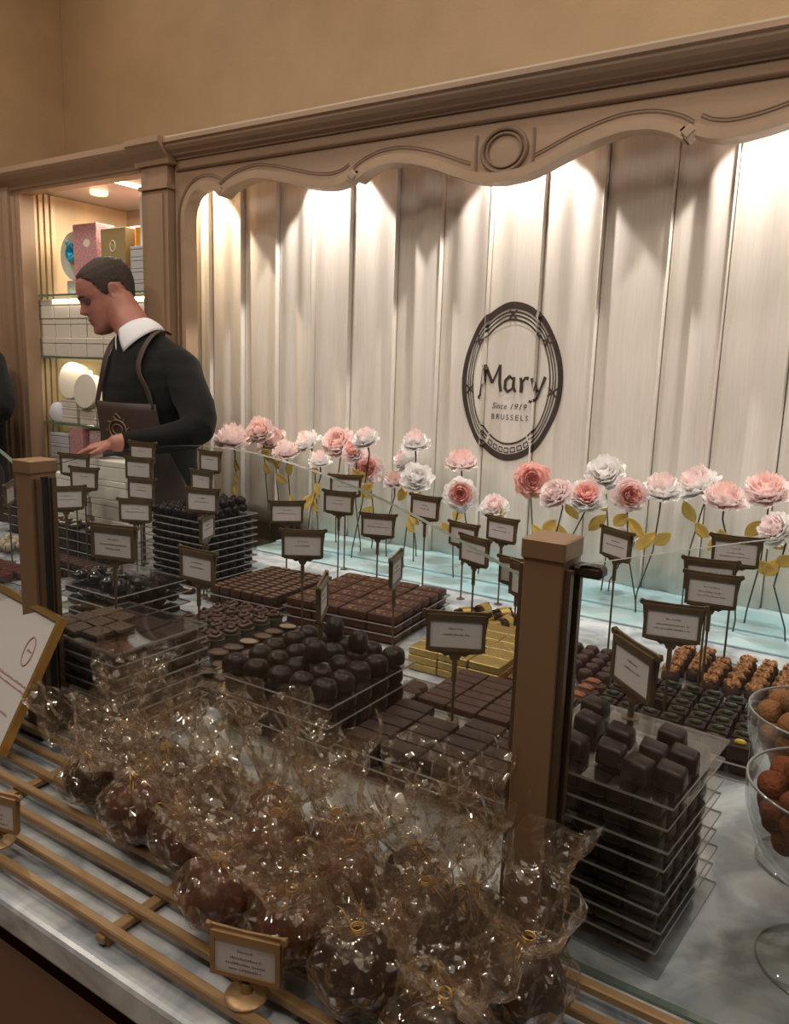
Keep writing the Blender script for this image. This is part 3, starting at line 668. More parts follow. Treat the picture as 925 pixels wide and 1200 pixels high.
# sweater
b = MB(); b.rings([ell(z, x, y, rx+.004, ry+.004) for z, x, y, rx, ry in TOR])
limb(b, [SHL, ELL_, Vector(WRL)+Vector((.022, .03, .004))], [.067, .056, .037]); limb(b, [SHR, ELR, Vector(WRR)+Vector((-.022, .02, .004))], [.067, .056, .037])
limb(b, [(-2.29, 1.84, 1.575), SHR], [.068, .068]); limb(b, [(-2.20, 1.838, 1.590), (-2.12, 1.838, 1.555), SHL], [.060, .062, .068])
def foldz(v):
    p = Vector(v); n_ = noise.noise(p*14)*.006+noise.noise(p*5)*.008; return p+Vector((n_*.7, n_, n_*.3))
b.v = [tuple(Vector(v)-ROOT) for v in b.v]; me = remesh(b, .006, 8, .5)
for v in me.vertices:
    n_ = noise.noise(Vector((v.co.x*9, v.co.y*9, v.co.z*22)))*.005; v.co += v.normal*n_
me.materials.append(M_KNIT); link('sweater', me, person)
# collar
b = MB()
ax = (Vector((-2.325, 1.828, 1.71))-Vector((-2.255, 1.836, 1.61))).normalized(); cc = Vector((-2.268, 1.835, 1.628)); e1 = Vector((-.25, -.95, 0)); e1 = (e1-ax*e1.dot(ax)).normalized(); e2 = ax.cross(e1)
def coll(u, v):
    a = .22+u*(2*PI-.44); fr = abs(math.cos(a/2))**3
    r = .069+.020*v+.010*fr*v; z = .036-.056*v-.034*fr*v+.008*math.cos(a)*0
    r += .006*math.sin(PI*v)
    return cc+(e1*math.cos(a)+e2*math.sin(a))*r+ax*z-ROOT
b.grid(coll, 48, 6); o = b.build('shirt_collar', M_SHIRT, person, True); o.modifiers.new('t', 'SOLIDIFY').thickness = .003
# apron
ap = MB()
def tor(z):
    return [float(np.interp(z, [q[0] for q in TOR], [q[i] for q in TOR])) for i in (1, 2, 3, 4)] if z > .9 else [-2.185, 1.825-.02*(.9-z), .165+.05*(.9-z), .12+.05*(.9-z)]
def apron(u, v):
    z = 1.415-.80*v; x, y, rx, ry = tor(z)
    half_ = np.interp(z, [.6, 1.08, 1.16, 1.3, 1.415], [1.75, 1.7, 1.45, .95, .78])
    a = -PI/2+(u-.5)*2*half_
    g = .022+.004*math.sin(u*9+z*15)*(1 if z < 1.3 else .5)+(.006*math.sin(u*23+z*6) if z < 1.0 else 0)
    c_, s_ = math.cos(a), math.sin(a); return Vector((x+(rx+g)*math.copysign(abs(c_)**.85, c_), y+(ry+g)*math.copysign(abs(s_)**.85, s_), z))-ROOT
ap.grid(apron, 40, 36); apo = ap.build('apron', M_APRON, person, True); apo.modifiers.new('t', 'SOLIDIFY').thickness = .002
for sgn in (-1, 1):
    c0 = apron(.5+.46*sgn, 0)+ROOT
    pts = [c0+Vector((0, -.003, -.02)), c0+Vector((sgn*-.024, -.001, .055)), Vector((-2.225+sgn*.083, 1.712, 1.515)), Vector((-2.235+sgn*.088, 1.742, 1.585)), Vector((-2.245+sgn*.088, 1.80, 1.648)), Vector((-2.245+sgn*.080, 1.86, 1.660)), Vector((-2.24+sgn*.03, 1.925, 1.645))]
    bb = MB(); nrm = Vector((0, -1, .35)).normalized()
    vs = []
    for i, p in enumerate(pts): vs += [p+Vector((-.012, 0, 0))-ROOT, p+Vector((.012, 0, 0))-ROOT]
    bb.add(vs, [(2*i, 2*i+1, 2*i+3, 2*i+2) for i in range(len(pts)-1)]); o = bb.build('apron_strap', M_APRON, person, True); m_ = o.modifiers.new('s', 'SUBSURF'); m_.levels = m_.render_levels = 2; o.modifiers.new('t', 'SOLIDIFY').thickness = .003
bb = MB(); c0 = apron(.5, .11)
def onap(dx, dz): q = apron(.5+dx/.26, .11-dz/.80); return q+Vector((0, -.003, 0))
bb.tube([onap(.026*math.cos(a), .030*math.sin(a)) for a in np.linspace(0, 2*PI, 26)[:-1]], .0026, 6, closed=True)
bb.tube([onap(.014*math.cos(a), .016*math.sin(a)) for a in np.linspace(0, 2*PI, 20)[:-1]], .002, 6, closed=True)
for k in range(8):
    a = k*PI/4; bb.tube([onap(.028*math.cos(a), .032*math.sin(a)), onap(.038*math.cos(a+.2), .042*math.sin(a+.2))], .0024, 5)
bb.tube([onap(-.012, .035), onap(0, .052), onap(.012, .035)], .0022, 5); bb.build('embroidered_emblem', M_EMB, apo)
b = MB()
for sx in (-1, 1): limb(b, [Vector((-2.19+sx*.085, 1.825, .93))-ROOT, Vector((-2.19+sx*.09, 1.82, .55))-ROOT, Vector((-2.19+sx*.09, 1.84, .165))-ROOT], [.098, .075, .06])
b.build('trousers', M_TROU, person, True)
for sx in (-1, 1):
    b = MB(); b.rbox(Vector((-2.19+sx*.095, 1.82, .140))-ROOT, (.09, .27, .08), .025, 3); b.build('shoe', M_TROU, person, True)
p2 = person.copy(); C.objects.link(p2); p2.location = ROOT+Vector((-1.13, -.03, .0)); p2['label'] = 'person at the left picture edge showing only a dark sleeve'
for ch in list(person.children):
    c = ch.copy(); C.objects.link(c); c.parent = p2
    for g in ch.children: d = g.copy(); C.objects.link(d); d.parent = c
p2.rotation_euler = (0, 0, .1)

# ================================================================== counter display
STICKS = []
def blocked(x, y, r=.018): return any((x-a)**2+(y-c)**2 < r*r for a, c in STICKS)

# ---- price signs -----------------------------------------------------------
def sign_parts(root, zc, n_lines, seed, foot=.011, fm=None):
    """root at the foot of the stick, face looks to -y; zc = height of the card's middle over the foot"""
    w, h, t_ = .049, .0275, .0035
    bb = MB()
    out = [(-w, h), (-w-.006, h+.005), (-w-.004, h+.011), (-w+.004, h+.009), (0, h+.0075), (w-.004, h+.009), (w+.004, h+.011), (w+.006, h+.005), (w, h), (w-.003, .0), (w-.003, -h+.004), (w-.008, -h-.003),
           (.022, -h-.005), (.016, -h-.0095), (.010, -h-.008), (.006, -h-.016), (-.006, -h-.016), (-.010, -h-.008), (-.016, -h-.0095), (-.022, -h-.005), (-w+.008, -h-.003), (-w+.003, -h+.004), (-w+.003, 0)]
    bb.prism([(x, z+zc) for x, z in out], -t_*.5+.002, t_*.5+.002)
    x1, z1 = w-.009, h-.006
    for (a0, a1, c0, c1) in ((-w+.003, w-.003, z1, h+.004), (-w+.003, w-.003, -h, -z1), (-w+.003, -x1, -z1, z1), (x1, w-.003, -z1, z1)):
        bb.b2(a0, a1, -.0045, .001, c0+zc, c1+zc)
    for sx in (-1, 1): bb.lathe([(0, -.003), (.0045, -.003), (.0045, .003), (0, .003)], (sx*(w+.001), 0, zc+h+.0065), 12, rot=RX(PI/2))
    bb.build('sign_frame', fm or M_BRONZE, root)
    bb = MB(); bb.tube([(0, .002, 0), (0, .002, zc-h-.012)], .0022, 8); bb.tube([(0, .002, max(.004, zc-h-.05)), (0, .002, zc-h-.012)], .0042, 10); bb.lathe([(0, 0), (foot, 0), (foot, .002), (.004, .003), (0, .003)], (0, .002, 0), 16); bb.build('stick', fm or M_BRONZE, root)
    bb = MB(); bb.b2(-x1, x1, -.0022, -.0005, zc-z1, zc+z1); cd = bb.build('card', M_CARD, root)
    rr = random.Random(seed); bb = MB()
    for i in range(n_lines):
        zl = zc+.009-i*.0075-(0.002 if i else 0); L = rr.uniform(.016, .03) if i else rr.uniform(.010, .016); x = -L
        while x < L:
            lw = rr.uniform(.0012, .0026); hh = rr.choice((.0018, .0022, .0032))
            bb.b2(x, x+lw, -.0026, -.0022, zl-.001, zl-.001+hh*.55); bb.b2(x+lw*.2, x+lw*.55, -.0026, -.0022, zl-.001, zl-.001+hh)
            x += lw+(.0007 if rr.random() > .15 else .0025)
    bb.build('lettering', M_INK, cd)
SIGNS = [(1, -1.172, .88, 1.226, 1.1035, 14, 3, 'tilted bronze price sign above the brown bark slabs'), (2, -1.126, 1.036, 1.161, .9562, 0, 2, 'bronze price sign turned aside among the filled chocolate cups'),
 (3, -1.1, 1.32, 1.16, .95, 35, 2, 'bronze price sign in front of the nut topped tiers'), (4, -1.451, 1.67, 1.141, .95, 41, 2, 'bronze price sign behind the small dark cubes'),
 (5, -1.321, 1.74, 1.176, .95, 9, 2, 'small bronze price sign, the lower of two close together'), (6, -1.388, 1.86, 1.204, .95, 26, 2, 'doubled glass image of a small bronze price sign, the higher of two close together'),
 (7, -1.172, 1.72, 1.133, .95, 19, 2, 'bronze price sign behind the nut topped tiers'), (8, -1.063, 1.78, 1.188, .95, -7, 2, 'doubled glass image of a dark price sign near the slanting glass edge'),
 (9, -.96, 1.81, 1.123, .95, -11, 1, 'doubled glass image of a small price sign, back one of the pair before the gold rolls'), (10, -.80, 1.565, 1.148, .95, -20, 2, 'small bronze price sign, front one of the pair by the gold foil blocks'),
 (11, -.859, 1.83, 1.148, .95, -11, 2, 'bronze price sign just above the glass edge under the pale peony'), (12, -.546, 1.288, 1.177, .95, -22, 2, 'bronze price sign left of the near screen post'),
 (13, -.553, 1.035, 1.15, 1.003, 28, 2, 'large bronze price sign in front of the gold foil blocks'), (14, -.796, 1.008, 1.165, 1.0435, 120, 2, 'price sign seen edge on among the domed pralines'),
 (15, -.862, 1.335, 1.139, .95, 110, 2, 'price sign seen edge on beside the gold foil blocks'), (16, -1.502, 1.40, 1.201, .95, 15, 2, 'bronze price sign before the tall stack of round truffles'),
 (17, -1.475, 1.39, 1.136, .95, 116, 2, 'price sign turned nearly edge on below the truffle stack sign'), (18, -1.759, 1.395, 1.143, .95, 26, 2, 'bronze price sign in front of the white boxes, nearest one'),
 (19, -1.824, 1.47, 1.188, .95, 11, 2, 'bronze price sign in front of the dark apron, lowest of three'), (20, -1.870, 1.50, 1.241, .95, 12, 1, 'bronze price sign in front of the dark apron, middle of three'),
 (21, -1.885, 1.525, 1.283, .95, 8, 1, 'doubled glass image of a price sign in front of the dark apron, topmost of three'), (22, -1.873, 1.26, 1.181, .95, 56, 2, 'bronze price sign right of the far screen post'),
 (23, -1.981, 1.395, 1.21, .95, 14, 1, 'small bronze price sign, lower one below the resting hand'), (24, -2.045, 1.41, 1.243, .95, 21, 1, 'doubled glass image of a small price sign, upper one below the resting hand'),
 (25, -1.777, 1.655, 1.197, .95, -4, 1, 'small bronze price sign over the truffle stack, lower one'), (26, -1.766, 1.68, 1.256, .95, -4, 1, 'doubled glass image of a small price sign over the truffle stack, upper one'),
 (27, -.501, 1.64, 1.195, .95, -32, 2, 'bronze price sign above the round pralines right of the near post'), (28, -.295, 1.31, 1.148, .978, 13, 3, 'large bronze price sign over the pistachio squares'),
 (29, -.28, 1.53, 1.158, .95, 7, 3, 'bronze price sign over the walnut pralines, lower of two overlapping'), (30, -.295, 1.575, 1.175, .95, 11, 2, 'doubled glass image of a price sign over the walnut pralines, behind the lower one'),
 (31, -.276, 1.72, 1.20, .95, 9, 3, 'bronze price sign reaching above the right glass screen edge'), (32, -.25, .93, 1.198, 1.135, -43, 2, 'strongly turned bronze price sign on the tall dark stack'),
 (33, -.716, 1.62, 1.101, .95, -5, 1, 'dark bronze price sign half hidden behind the near screen post'), (34, -2.19, 1.29, 1.154, .95, 135, 1, 'price sign seen edge on left of the far screen post')]
for i, x, y, zc, zb, ph, nl, lab in SIGNS:  # some upper ones are images doubled by the screen glass, built as extra signs
    STICKS.append((x, y))
    r = thing('price_sign', lab, 'sign', (x, y, zb), math.radians(ph), 'bronze price signs on sticks'); sign_parts(r, zc-zb, nl, i)

# ---- acrylic trays ---------------------------------------------------------
def tray(x, y, z, w, d, label, rz=0, t_=.003, name='acrylic_tray', m=None):
    bb = MB(); hx, hy = w/2, d/2
    bb.add([(-hx, -hy, 0), (hx, -hy, 0), (hx, hy, 0), (-hx, hy, 0), (-hx, -hy, t_), (hx, -hy, t_), (hx, hy, t_), (-hx, hy, t_)], [(0, 3, 2, 1), (4, 5, 6, 7)], 0)
    bb.add([(-hx, -hy, 0), (hx, -hy, 0), (hx, hy, 0), (-hx, hy, 0), (-hx, -hy, t_), (hx, -hy, t_), (hx, hy, t_), (-hx, hy, t_)], [(0, 1, 5, 4), (1, 2, 6, 5), (2, 3, 7, 6), (3, 0, 4, 7)], 1)
    o = bb.build(name, [m or M_ACR, M_ACRE], None, loc=(x, y, z), rot=(0, 0, rz)); return tag(o, label, 'tray')
ORD = ['bottom', 'second', 'third', 'fourth', 'fifth', 'sixth', 'seventh', 'eighth', 'ninth', 'tenth', 'eleventh']
def tname(k, n): return 'topmost' if k == n-1 else ('lowest' if k == 0 else ORD[k]+' from bottom')

PROTO = {}
def proto(kind):
    """build one chocolate of each kind, parked data only; returns function placing a copy"""
    if kind in PROTO: return PROTO[kind]
    rr = random.Random(sum(ord(c) for c in kind)); parts = []
    b = MB(); sm = True
    if kind == 'dome':
        b.lathe([(0, 0), (.0195, 0), (.0205, .004), (.0200, .015), (.0178, .021), (.0130, .0255), (.007, .0276), (0, .028)], n=22, sx=1.08, sy=.98, warp=lambda p: p*(1+.04*nz(p, 70))); parts = [('chocolate', M_DARK, b)]
    elif kind == 'bigdome':
        b.lathe([(0, 0), (.019, 0), (.0205, .005), (.0195, .02), (.017, .028), (.012, .0335), (.006, .0365), (0, .037)], n=20, sx=1.12, sy=.95, warp=lambda p: p*(1+.06*nz(p, 60))); parts = [('chocolate', M_DARK, b)]
    elif kind == 'truffle':
        b.lathe([(max(0, .0135*math.sin(q)), .0125-.0125*math.cos(q)) for q in np.linspace(0, PI, 12)], n=16, warp=lambda p: p+Vector((0, 0, 0))+p.normalized()*.0016*nz(p, 160)); b.tube([(.004*math.cos(a)+.002, .004*math.sin(a), .0248+.0006*math.sin(3*a)) for a in np.linspace(0, 2*PI, 10)[:-1]], .0016, 5, closed=True); parts = [('chocolate', M_DARK, b)]
    elif kind == 'flattruffle':
        b.lathe([(max(0, .0145*math.sin(q)**.7), .0082-.0082*math.cos(q)) for q in np.linspace(0, PI, 10)], n=14, warp=lambda p: p+p.normalized()*.0012*nz(p, 160)); parts = [('chocolate', M_DARK, b)]
    elif kind == 'brick':
        b.rbox((0, 0, .008), (.054, .0265, .016), .002, 2); parts = [('chocolate', M_MID, b)]
    elif kind == 'brickdark':
        b.rbox((0, 0, .008), (.060, .030, .016), .0022, 2); parts = [('chocolate', mat('plain_dark_chocolate', (.030, .0175, .0155), .38, spec=.22, bump=.08, bscale=80), b)]
    elif kind == 'cube':
        b.rbox((0, 0, .0095), (.030, .0175, .019), .002, 2); parts = [('chocolate', M_MID, b)]
        c = MB(); c.grid(lambda u, v: ((u-.5)*.022, (v-.5)*.010, .0194+.0004*math.sin(9*u)*math.sin(8*v)), 6, 4); parts.append(('topping', mat('tan_praline_dust', (.20, .11, .07), .7), c))
    elif kind == 'nutbar':
        b.rbox((0, 0, .0085), (.069, .0445, .017), .003, 2); parts = [('chocolate', M_MILK, b)]
        c = MB()
        for k in range(10): c.rbox((rr.uniform(-.026, .026), rr.uniform(-.015, .015), .0178), (.006, .0045, .0022), .0007, 1, rot=Rz(rr.uniform(0, 3)))
        parts.append(('chopped_nuts', mat('chopped_nuts', (.34, .19, .10), .6, var=.3, vscale=200), c))
    elif kind in ('cushion', 'cushionflat'):
        hh = .024 if kind == 'cushion' else .0185
        def wp(p):
            q = Vector(p); tt = (q.z/hh+.5)
            q.z += tt*(-.10*q.x-.05*abs(q.y)*2)*(1.6 if kind == 'cushion' else .5); q.x *= 1-.10*tt; q.y *= 1-.08*tt; return q
        b.rbox((0, 0, hh/2), (.031, .030, hh), .0045, 3, warp=wp); parts = [('chocolate', mat('matt_dark_chocolate', (.018, .0102, .0102), .36, spec=.22, bump=.05, bscale=80), b)]
    elif kind == 'swirl':
        b.lathe([(0, 0), (.014, 0), (.0155, .012), (.016, .018), (.012, .02), (0, .02)], n=18); parts = [('chocolate_base', mat('green_tinged_dark_chocolate', (.03, .024, .012), .4), b)]
        c = MB(); pts = [((.0125-.0105*q)*math.cos(q*4.2*PI), (.0125-.0105*q)*math.sin(q*4.2*PI), .0205+.014*q+.001*math.sin(q*40)) for q in np.linspace(0, 1, 40)]
        c.tube(pts, [.0050-.0028*q for q in np.linspace(0, 1, 40)], 7)
        for q in (b, c): q.v = [(x*1.26, y*1.26, z*1.1) for x, y, z in q.v]
        parts.append(('piped_rosette', mat('piped_ganache', (.075, .036, .030), .45), c))
    elif kind in ('cup', 'cuplight'):
        b.lathe([(0, 0), (.0125, 0), (.0150, .016), (.0155, .020), (.0135, .0205), (.0125, .019), (0, .0188)], n=22, sx=1.1, sy=.88); parts = [('chocolate_shell', M_DARK, b)]
        c = MB(); c.lathe([(0, .0205), (.008, .0204), (.0128, .0192), (.0128, .0188)], n=22, sx=1.1, sy=.88); parts.append(('filling', M_CREAM if kind == 'cuplight' else M_CUPF, c))
        for q in (b, c): q.v = [(x*1.42, y*1.42, z*1.15) for x, y, z in q.v]
    elif kind == 'goldblock':
        b.rbox((0, 0, .008), (.066, .046, .0155), .0016, 1, warp=lambda p: p+Vector((0, 0, .0008*nz(p+Vector((3, 1, 0)), 90)))); b.b2(-.031, .031, -.0008, .0008, .0155, .0164); b.b2(-.012, .012, -.0205, .0205, .0156, .0161); parts = [('foil', M_GOLD, b)]; sm = False
    elif kind == 'roll':
        pts = []; c = MB()
        n = 44; vs = []
        for i in range(n+1):
            q = i/n; a = q*4.6*PI; r_ = .0045+.0095*q
            for x in (-.022, .022): vs.append((x, r_*math.cos(a), .0145+r_*math.sin(a)))
        for i in range(n+1):
            q = i/n; a = q*4.6*PI; r_ = .0045+.0095*q-.0022
            for x in (-.022, .022): vs.append((x, r_*math.cos(a), .0145+r_*math.sin(a)))
        m_ = 2*(n+1)
        b.add(vs, [(2*i, 2*i+1, 2*i+3, 2*i+2) for i in range(n)]+[(m_+2*i, m_+2*i+2, m_+2*i+3, m_+2*i+1) for i in range(n)]+[(2*i, 2*i+2, m_+2*i+2, m_+2*i) for i in range(n)]+[(2*i+1, m_+2*i+1, m_+2*i+3, 2*i+3) for i in range(n)])
        parts = [('rolled_chocolate', M_MILK, b)]; c.lathe([(.0146, -.012), (.0152, -.0118), (.0152, .0118), (.0146, .012)], (0, 0, .0147), 24, rot=RY(PI/2)); parts.append(('gold_band', mat('smooth_gold_foil', (.85, .62, .2), .2, metal=.9), c))
    elif kind in ('pistachio', 'pistachioy'):
        b.rbox((0, 0, .0115), (.0325, .031, .023), .003, 2); parts = [('chocolate', M_DARK, b)]
        c = MB()
        if kind == 'pistachio':
            for k in range(3): c.lathe([(max(0, .0042*math.sin(q)), .008*math.cos(q)) for q in np.linspace(0, PI, 8)], (rr.uniform(-.005, .005), rr.uniform(-.004, .004), .0252), 8, rot=Rz(rr.uniform(-.6, .6)) @ RY(PI/2))
        else: c.lathe([(max(0, .0055*math.sin(q)), .009*math.cos(q)) for q in np.linspace(0, PI, 8)], (.002, 0, .0252), 8, rot=RY(PI/2))
        parts.append(('pistachio_nut', M_PIST if kind == 'pistachio' else M_PISTY, c))
    elif kind == 'walnut':
        b.lathe([(0, 0), (.017, 0), (.0182, .004), (.0175, .014), (.013, .019), (0, .02)], n=18); parts = [('chocolate', M_MID, b)]
        c = MB()
        for sx in (-1, 1):
            rg = sph_rings((sx*.0065, 0, .0225), .0088, 16, 10, (.85, 1.7, .85)); rg = [[p+(p-Vector((sx*.0065, 0, .0225))).normalized()*(.0022*math.sin(p.y*900+sx)+.0018*nz(p, 260)) for p in r_] for r_ in rg]; c.rings(rg)
        parts.append(('walnut', M_NUT, c))
    elif kind == 'pecan':
        b.lathe([(0, 0), (.0165, 0), (.019, .006), (.0175, .013), (.010, .0165), (0, .017)], n=18, sx=1.45, sy=.95); parts = [('chocolate', M_MID, b)]
        c = MB()
        for sx in (-1, 1): c.rings([[p+(p-Vector((0, sx*.0042, .0185))).normalized()*.0009*math.sin(p.x*1100) for p in r_] for r_ in sph_rings((0, sx*.0042, .0185), .0052, 14, 8, (2.9, .85, .8))])
        parts.append(('pecan', M_PECAN, c))
    elif kind == 'ovalplain':
        b.lathe([(0, 0), (.0165, 0), (.019, .006), (.0175, .013), (.010, .0165), (0, .017)], n=18, sx=1.4, sy=.95); parts = [('chocolate', M_MID, b)]
    elif kind == 'round':
        b.lathe([(0, 0), (.015, 0), (.0165, .004), (.016, .014), (.0135, .019), (.012, .0215), (.006, .0225), (0, .0226)], n=18); parts = [('chocolate', mat('reddish_chocolate', (.040, .016, .014), .32), b)]
    elif kind == 'glossy':
        b.lathe([(max(0, .0165*math.sin(q)**.8), .011-.011*math.cos(q)) for q in np.linspace(0, PI, 12)], n=18, sx=1.35, sy=.95, warp=lambda p: p+p.normalized()*.003*nz(p, 70)); parts = [('chocolate', M_GLOSSD, b)]
    elif kind == 'bark':
        b.rbox((0, 0, .0055), (.062, .052, .011), .003, 2, warp=lambda p: p+Vector((.003*nz(p, 50), .003*nz(p+Vector((1, 1, 1)), 50), .0035*nz(p+Vector((5, 0, 0)), 90)))); parts = [('chocolate', M_BARK, b)]; sm = False
    elif kind == 'bar':
        b.rbox((0, 0, .008), (.020, .056, .016), .004, 2); parts = [('chocolate', M_MID, b)]
    elif kind == 'redbar':
        b.rbox((0, 0, .011), (.026, .060, .022), .005, 3); parts = [('chocolate', M_RED, b)]
    elif kind == 'almond':
        b.lathe([(0, 0), (.019, 0), (.020, .005), (.0165, .009), (0, .0095)], n=18, warp=lambda p: p*(1+.08*nz(p, 60))); parts = [('chocolate', M_DARK, b)]
        c = MB()
        for k in range(4): c.rings(sph_rings((rr.uniform(-.008, .008), rr.uniform(-.008, .008), .0108), .0042, 10, 6, (1.9, 1, .55), Rz(rr.uniform(0, 3))))
        parts.append(('almonds', M_ALM, c))
    elif kind == 'nougat':
        b.rings([[p+p.normalized()*.003*nz(p, 90) for p in r_] for r_ in sph_rings((0, 0, .014), .015, 14, 10, (1.25, 1, .95))]); parts = [('nougat', mat('white_nougat', (.58, .52, .38), .5, var=.4, vscale=120, col2=(.16, .10, .06)), b)]
    elif kind == 'darkbox':
        b.rbox((0, 0, .014), (.085, .07, .028), .003, 2); parts = [('chocolate', M_DARK, b)]
    elif kind == 'cocoa':
        b.rings([[p+p.normalized()*.0035*nz(p, 55) for p in r_] for r_ in sph_rings((0, 0, .016), .0165, 16, 12, (1.1, 1, .95))]); parts = [('truffle', M_COCOA, b)]
    elif kind == 'tan':
        b.rings([[p+p.normalized()*.0015*nz(p, 70) for p in r_] for r_ in sph_rings((0, 0, .017), .0172, 16, 12)]); parts = [('truffle', M_TAN, b)]
    meshes = []
    for nm, m, bb in parts:
        me = bpy.data.meshes.new(nm); me.from_pydata(bb.v, [], bb.f); me.materials.append(m)
        bm = bmesh.new(); bm.from_mesh(me); bmesh.ops.recalc_face_normals(bm, faces=bm.faces[:]); bm.to_mesh(me); bm.free()
        if sm: me.polygons.foreach_set('use_smooth', [True]*len(me.polygons)); me.set_sharp_from_angle(angle=math.radians(38))
        meshes.append((nm, me))
    PROTO[kind] = meshes; return meshes
def put(kind, name, x, y, z, rz, label, group, tilt=(0, 0), sc=1.0):
    ms = proto(kind)
    if len(ms) == 1:
        o = link(name, ms[0][1], None, (x, y, z), (tilt[0], tilt[1], rz)); tag(o, label, 'chocolate', group); o.scale = (sc, sc, sc); return o
    r = thing(name, label, 'chocolate', (x, y, z), rz, group); r.rotation_euler = (tilt[0], tilt[1], rz); r.scale = (sc, sc, sc)
    for nm, me in ms: link(nm, me, r)
    return r
def field(kind, name, x0, x1, y0, y1, dx, dy, z, label, group, jit=.1, rj=.1, rz=0, c=None, edge=False, skip=None, alt=None, rad=.018):
    """rows of chocolates; with c = (cx,cy,rot) the field turns with its tray; edge = only the rows one can see into"""
    nx_, ny_ = max(1, int((x1-x0)/dx+.5)), max(1, int((y1-y0)/dy+.5))
    for j in range(ny_):
        for i in range(nx_):
            if edge and j > 1 and i < nx_-2 and i > 0: continue
            if skip and skip(i, j, nx_, ny_): continue
            x = x0+dx/2+i*dx+random.uniform(-jit, jit)*dx; y = y0+dy/2+j*dy+random.uniform(-jit, jit)*dy
            if c:
                ca, sa2 = math.cos(c[2]), math.sin(c[2]); X, Y = c[0]+x*ca-y*sa2, c[1]+x*sa2+y*ca
            else: X, Y = x, y
            if blocked(X, Y, rad): continue
            put(alt(i, j) if alt else kind, name, X, Y, z, rz+(c[2] if c else 0)+random.uniform(-rj, rj), label, group)

# O: tall dark stack right of the near post
n = 9; cx, cy = -.231, .848
for k in range(n):
    zt = .951+k*.0228
    tray(cx-(.003 if k % 2 else 0), cy+.002*(k % 3), zt, .178+(.006 if k == 0 else 0), .195+(.004 if k == 0 else 0), tname(k, n)+' clear acrylic tray of the tall dark stack right of the near post', -.08)
    if k < n-1: field('cushionflat', 'dark_square_chocolate', -.078, .074, -.088, .088, .0305, .035, zt+.003, 'dark square chocolate in the covered tiers of the tall right stack', 'dark squares in the covered tiers of the right stack', .03, .04, c=(cx, cy, -.08), edge=True, rad=.001)
for x, y in ((-.272, .798), (-.276, .858), (-.231, .803), (-.236, .850), (-.196, .786), (-.193, .830), (-.186, .880), (-.164, .790), (-.162, .836), (-.285, .905)):
    put('cushion', 'dark_square_chocolate', x, y, .951+8*.0228+.003, random.uniform(-.25, .1), 'dark cushion shaped chocolate on the top tray of the tall right stack', 'dark cushions on top of the right stack')
# F: domed pralines
n = 4; cx, cy = -.805, 1.005
for k in range(n):
    zt = .951+k*.0310
    tray(cx, cy, zt, .25, .25, tname(k, n)+' clear acrylic tray of the domed praline stack behind the wrapped bags')
    if k < n-1: field('dome', 'domed_praline', -.115, .115, -.115, .115, .0462, .0462, zt+.003, 'dark domed praline in the lower tiers behind the wrapped bags', 'domed pralines in the lower tiers', .05, .3, c=(cx, cy, 0), edge=True, rad=.001)
zt = .951+3*.0310+.003
field('dome', 'domed_praline', -.116, .116, -.116, .116, .0465, .0465, zt, 'dark domed praline on the top tray behind the wrapped bags', 'domed pralines on the top tray', .1, 1.5, c=(cx, cy, 0), rad=.022)
for x, y in ((.02, -.03), (.05, .05), (-.03, .085)): put('bigdome', 'large_domed_praline', cx+x, cy+y, zt+.026, random.uniform(0, 3), 'larger dark praline lying on the domed pralines of the top tray', 'larger pralines heaped on the domed ones', (random.uniform(-.3, .3), random.uniform(-.3, .3)), .9)
# K: dark tablets nearest the near post
n = 3; cx, cy = -.53, .985
for k in range(n):
    zt = .951+k*.0195
    tray(cx, cy, zt, .285, .20, tname(k, n)+' clear acrylic tray of the plain dark bars left of the near post')
    if k > 0 or True: field('brickdark', 'plain_dark_bar', -.13, .13, -.09, .07, .0645, .0335, zt+.003, ('plain dark bar on the top tray left of the near post' if k == n-1 else 'plain dark bar in the lower tiers left of the near post'), ('plain dark bars on the top tray' if k == n-1 else 'plain dark bars in the lower tiers'), .02, .03, c=(cx, cy, 0), edge=k < n-1)
# J: brown bars
cx, cy = -.545, 1.185
for k in range(2):
    zt = .951+k*.0265
    tray(cx, cy, zt, .24, .185, ('lower' if k == 0 else 'upper')+' clear acrylic tray of the brown bars before the gold foil blocks')
    if k == 0: 
        b = MB(); b.rbox((0, 0, .0115), (.22, .165, .0228), .002, 1); tag(b.build('reflection_block', mat('painted_reflection_white', (.66, .66, .64), .3), None, loc=(cx, cy, zt+.003)), 'white block painted in for the acrylic reflection under the brown bars', 'painted reflection')  # white block put in for the whitish reflection in the acrylic
    else: field('brick', 'brown_chocolate_bar', -.115, .115, -.085, .085, .0575, .0285, zt+.003, 'brown chocolate bar in rows before the gold foil blocks', 'brown bars before the gold foil', .02, .02, c=(cx, cy, 0))
tray(-.715, 1.185, .951, .085, .15, 'narrow acrylic tray with plain oval chocolates beside the brown bars')
field('ovalplain', 'oval_chocolate', -.745, -.680, 1.125, 1.225, .045, .034, .954, 'plain oval chocolate beside the brown bars', 'plain ovals beside the brown bars', .1, .3)
# H: gold foil blocks
cx, cy = -.70, 1.42
for k in range(3):
    field('goldblock', 'gold_foil_block', -.105, .105, -.12, .12, .0675, .0480, .951+k*.0164, 'gold foil wrapped chocolate block, '+('top', 'top', 'top')[k]+' layer of the golden stack' if k == 2 else 'gold foil wrapped chocolate block in the lower layers of the golden stack', 'gold foil blocks, top layer' if k == 2 else 'gold foil blocks, lower layers', .015, .03, c=(cx, cy, .02), rad=.02 if k == 2 else .02)
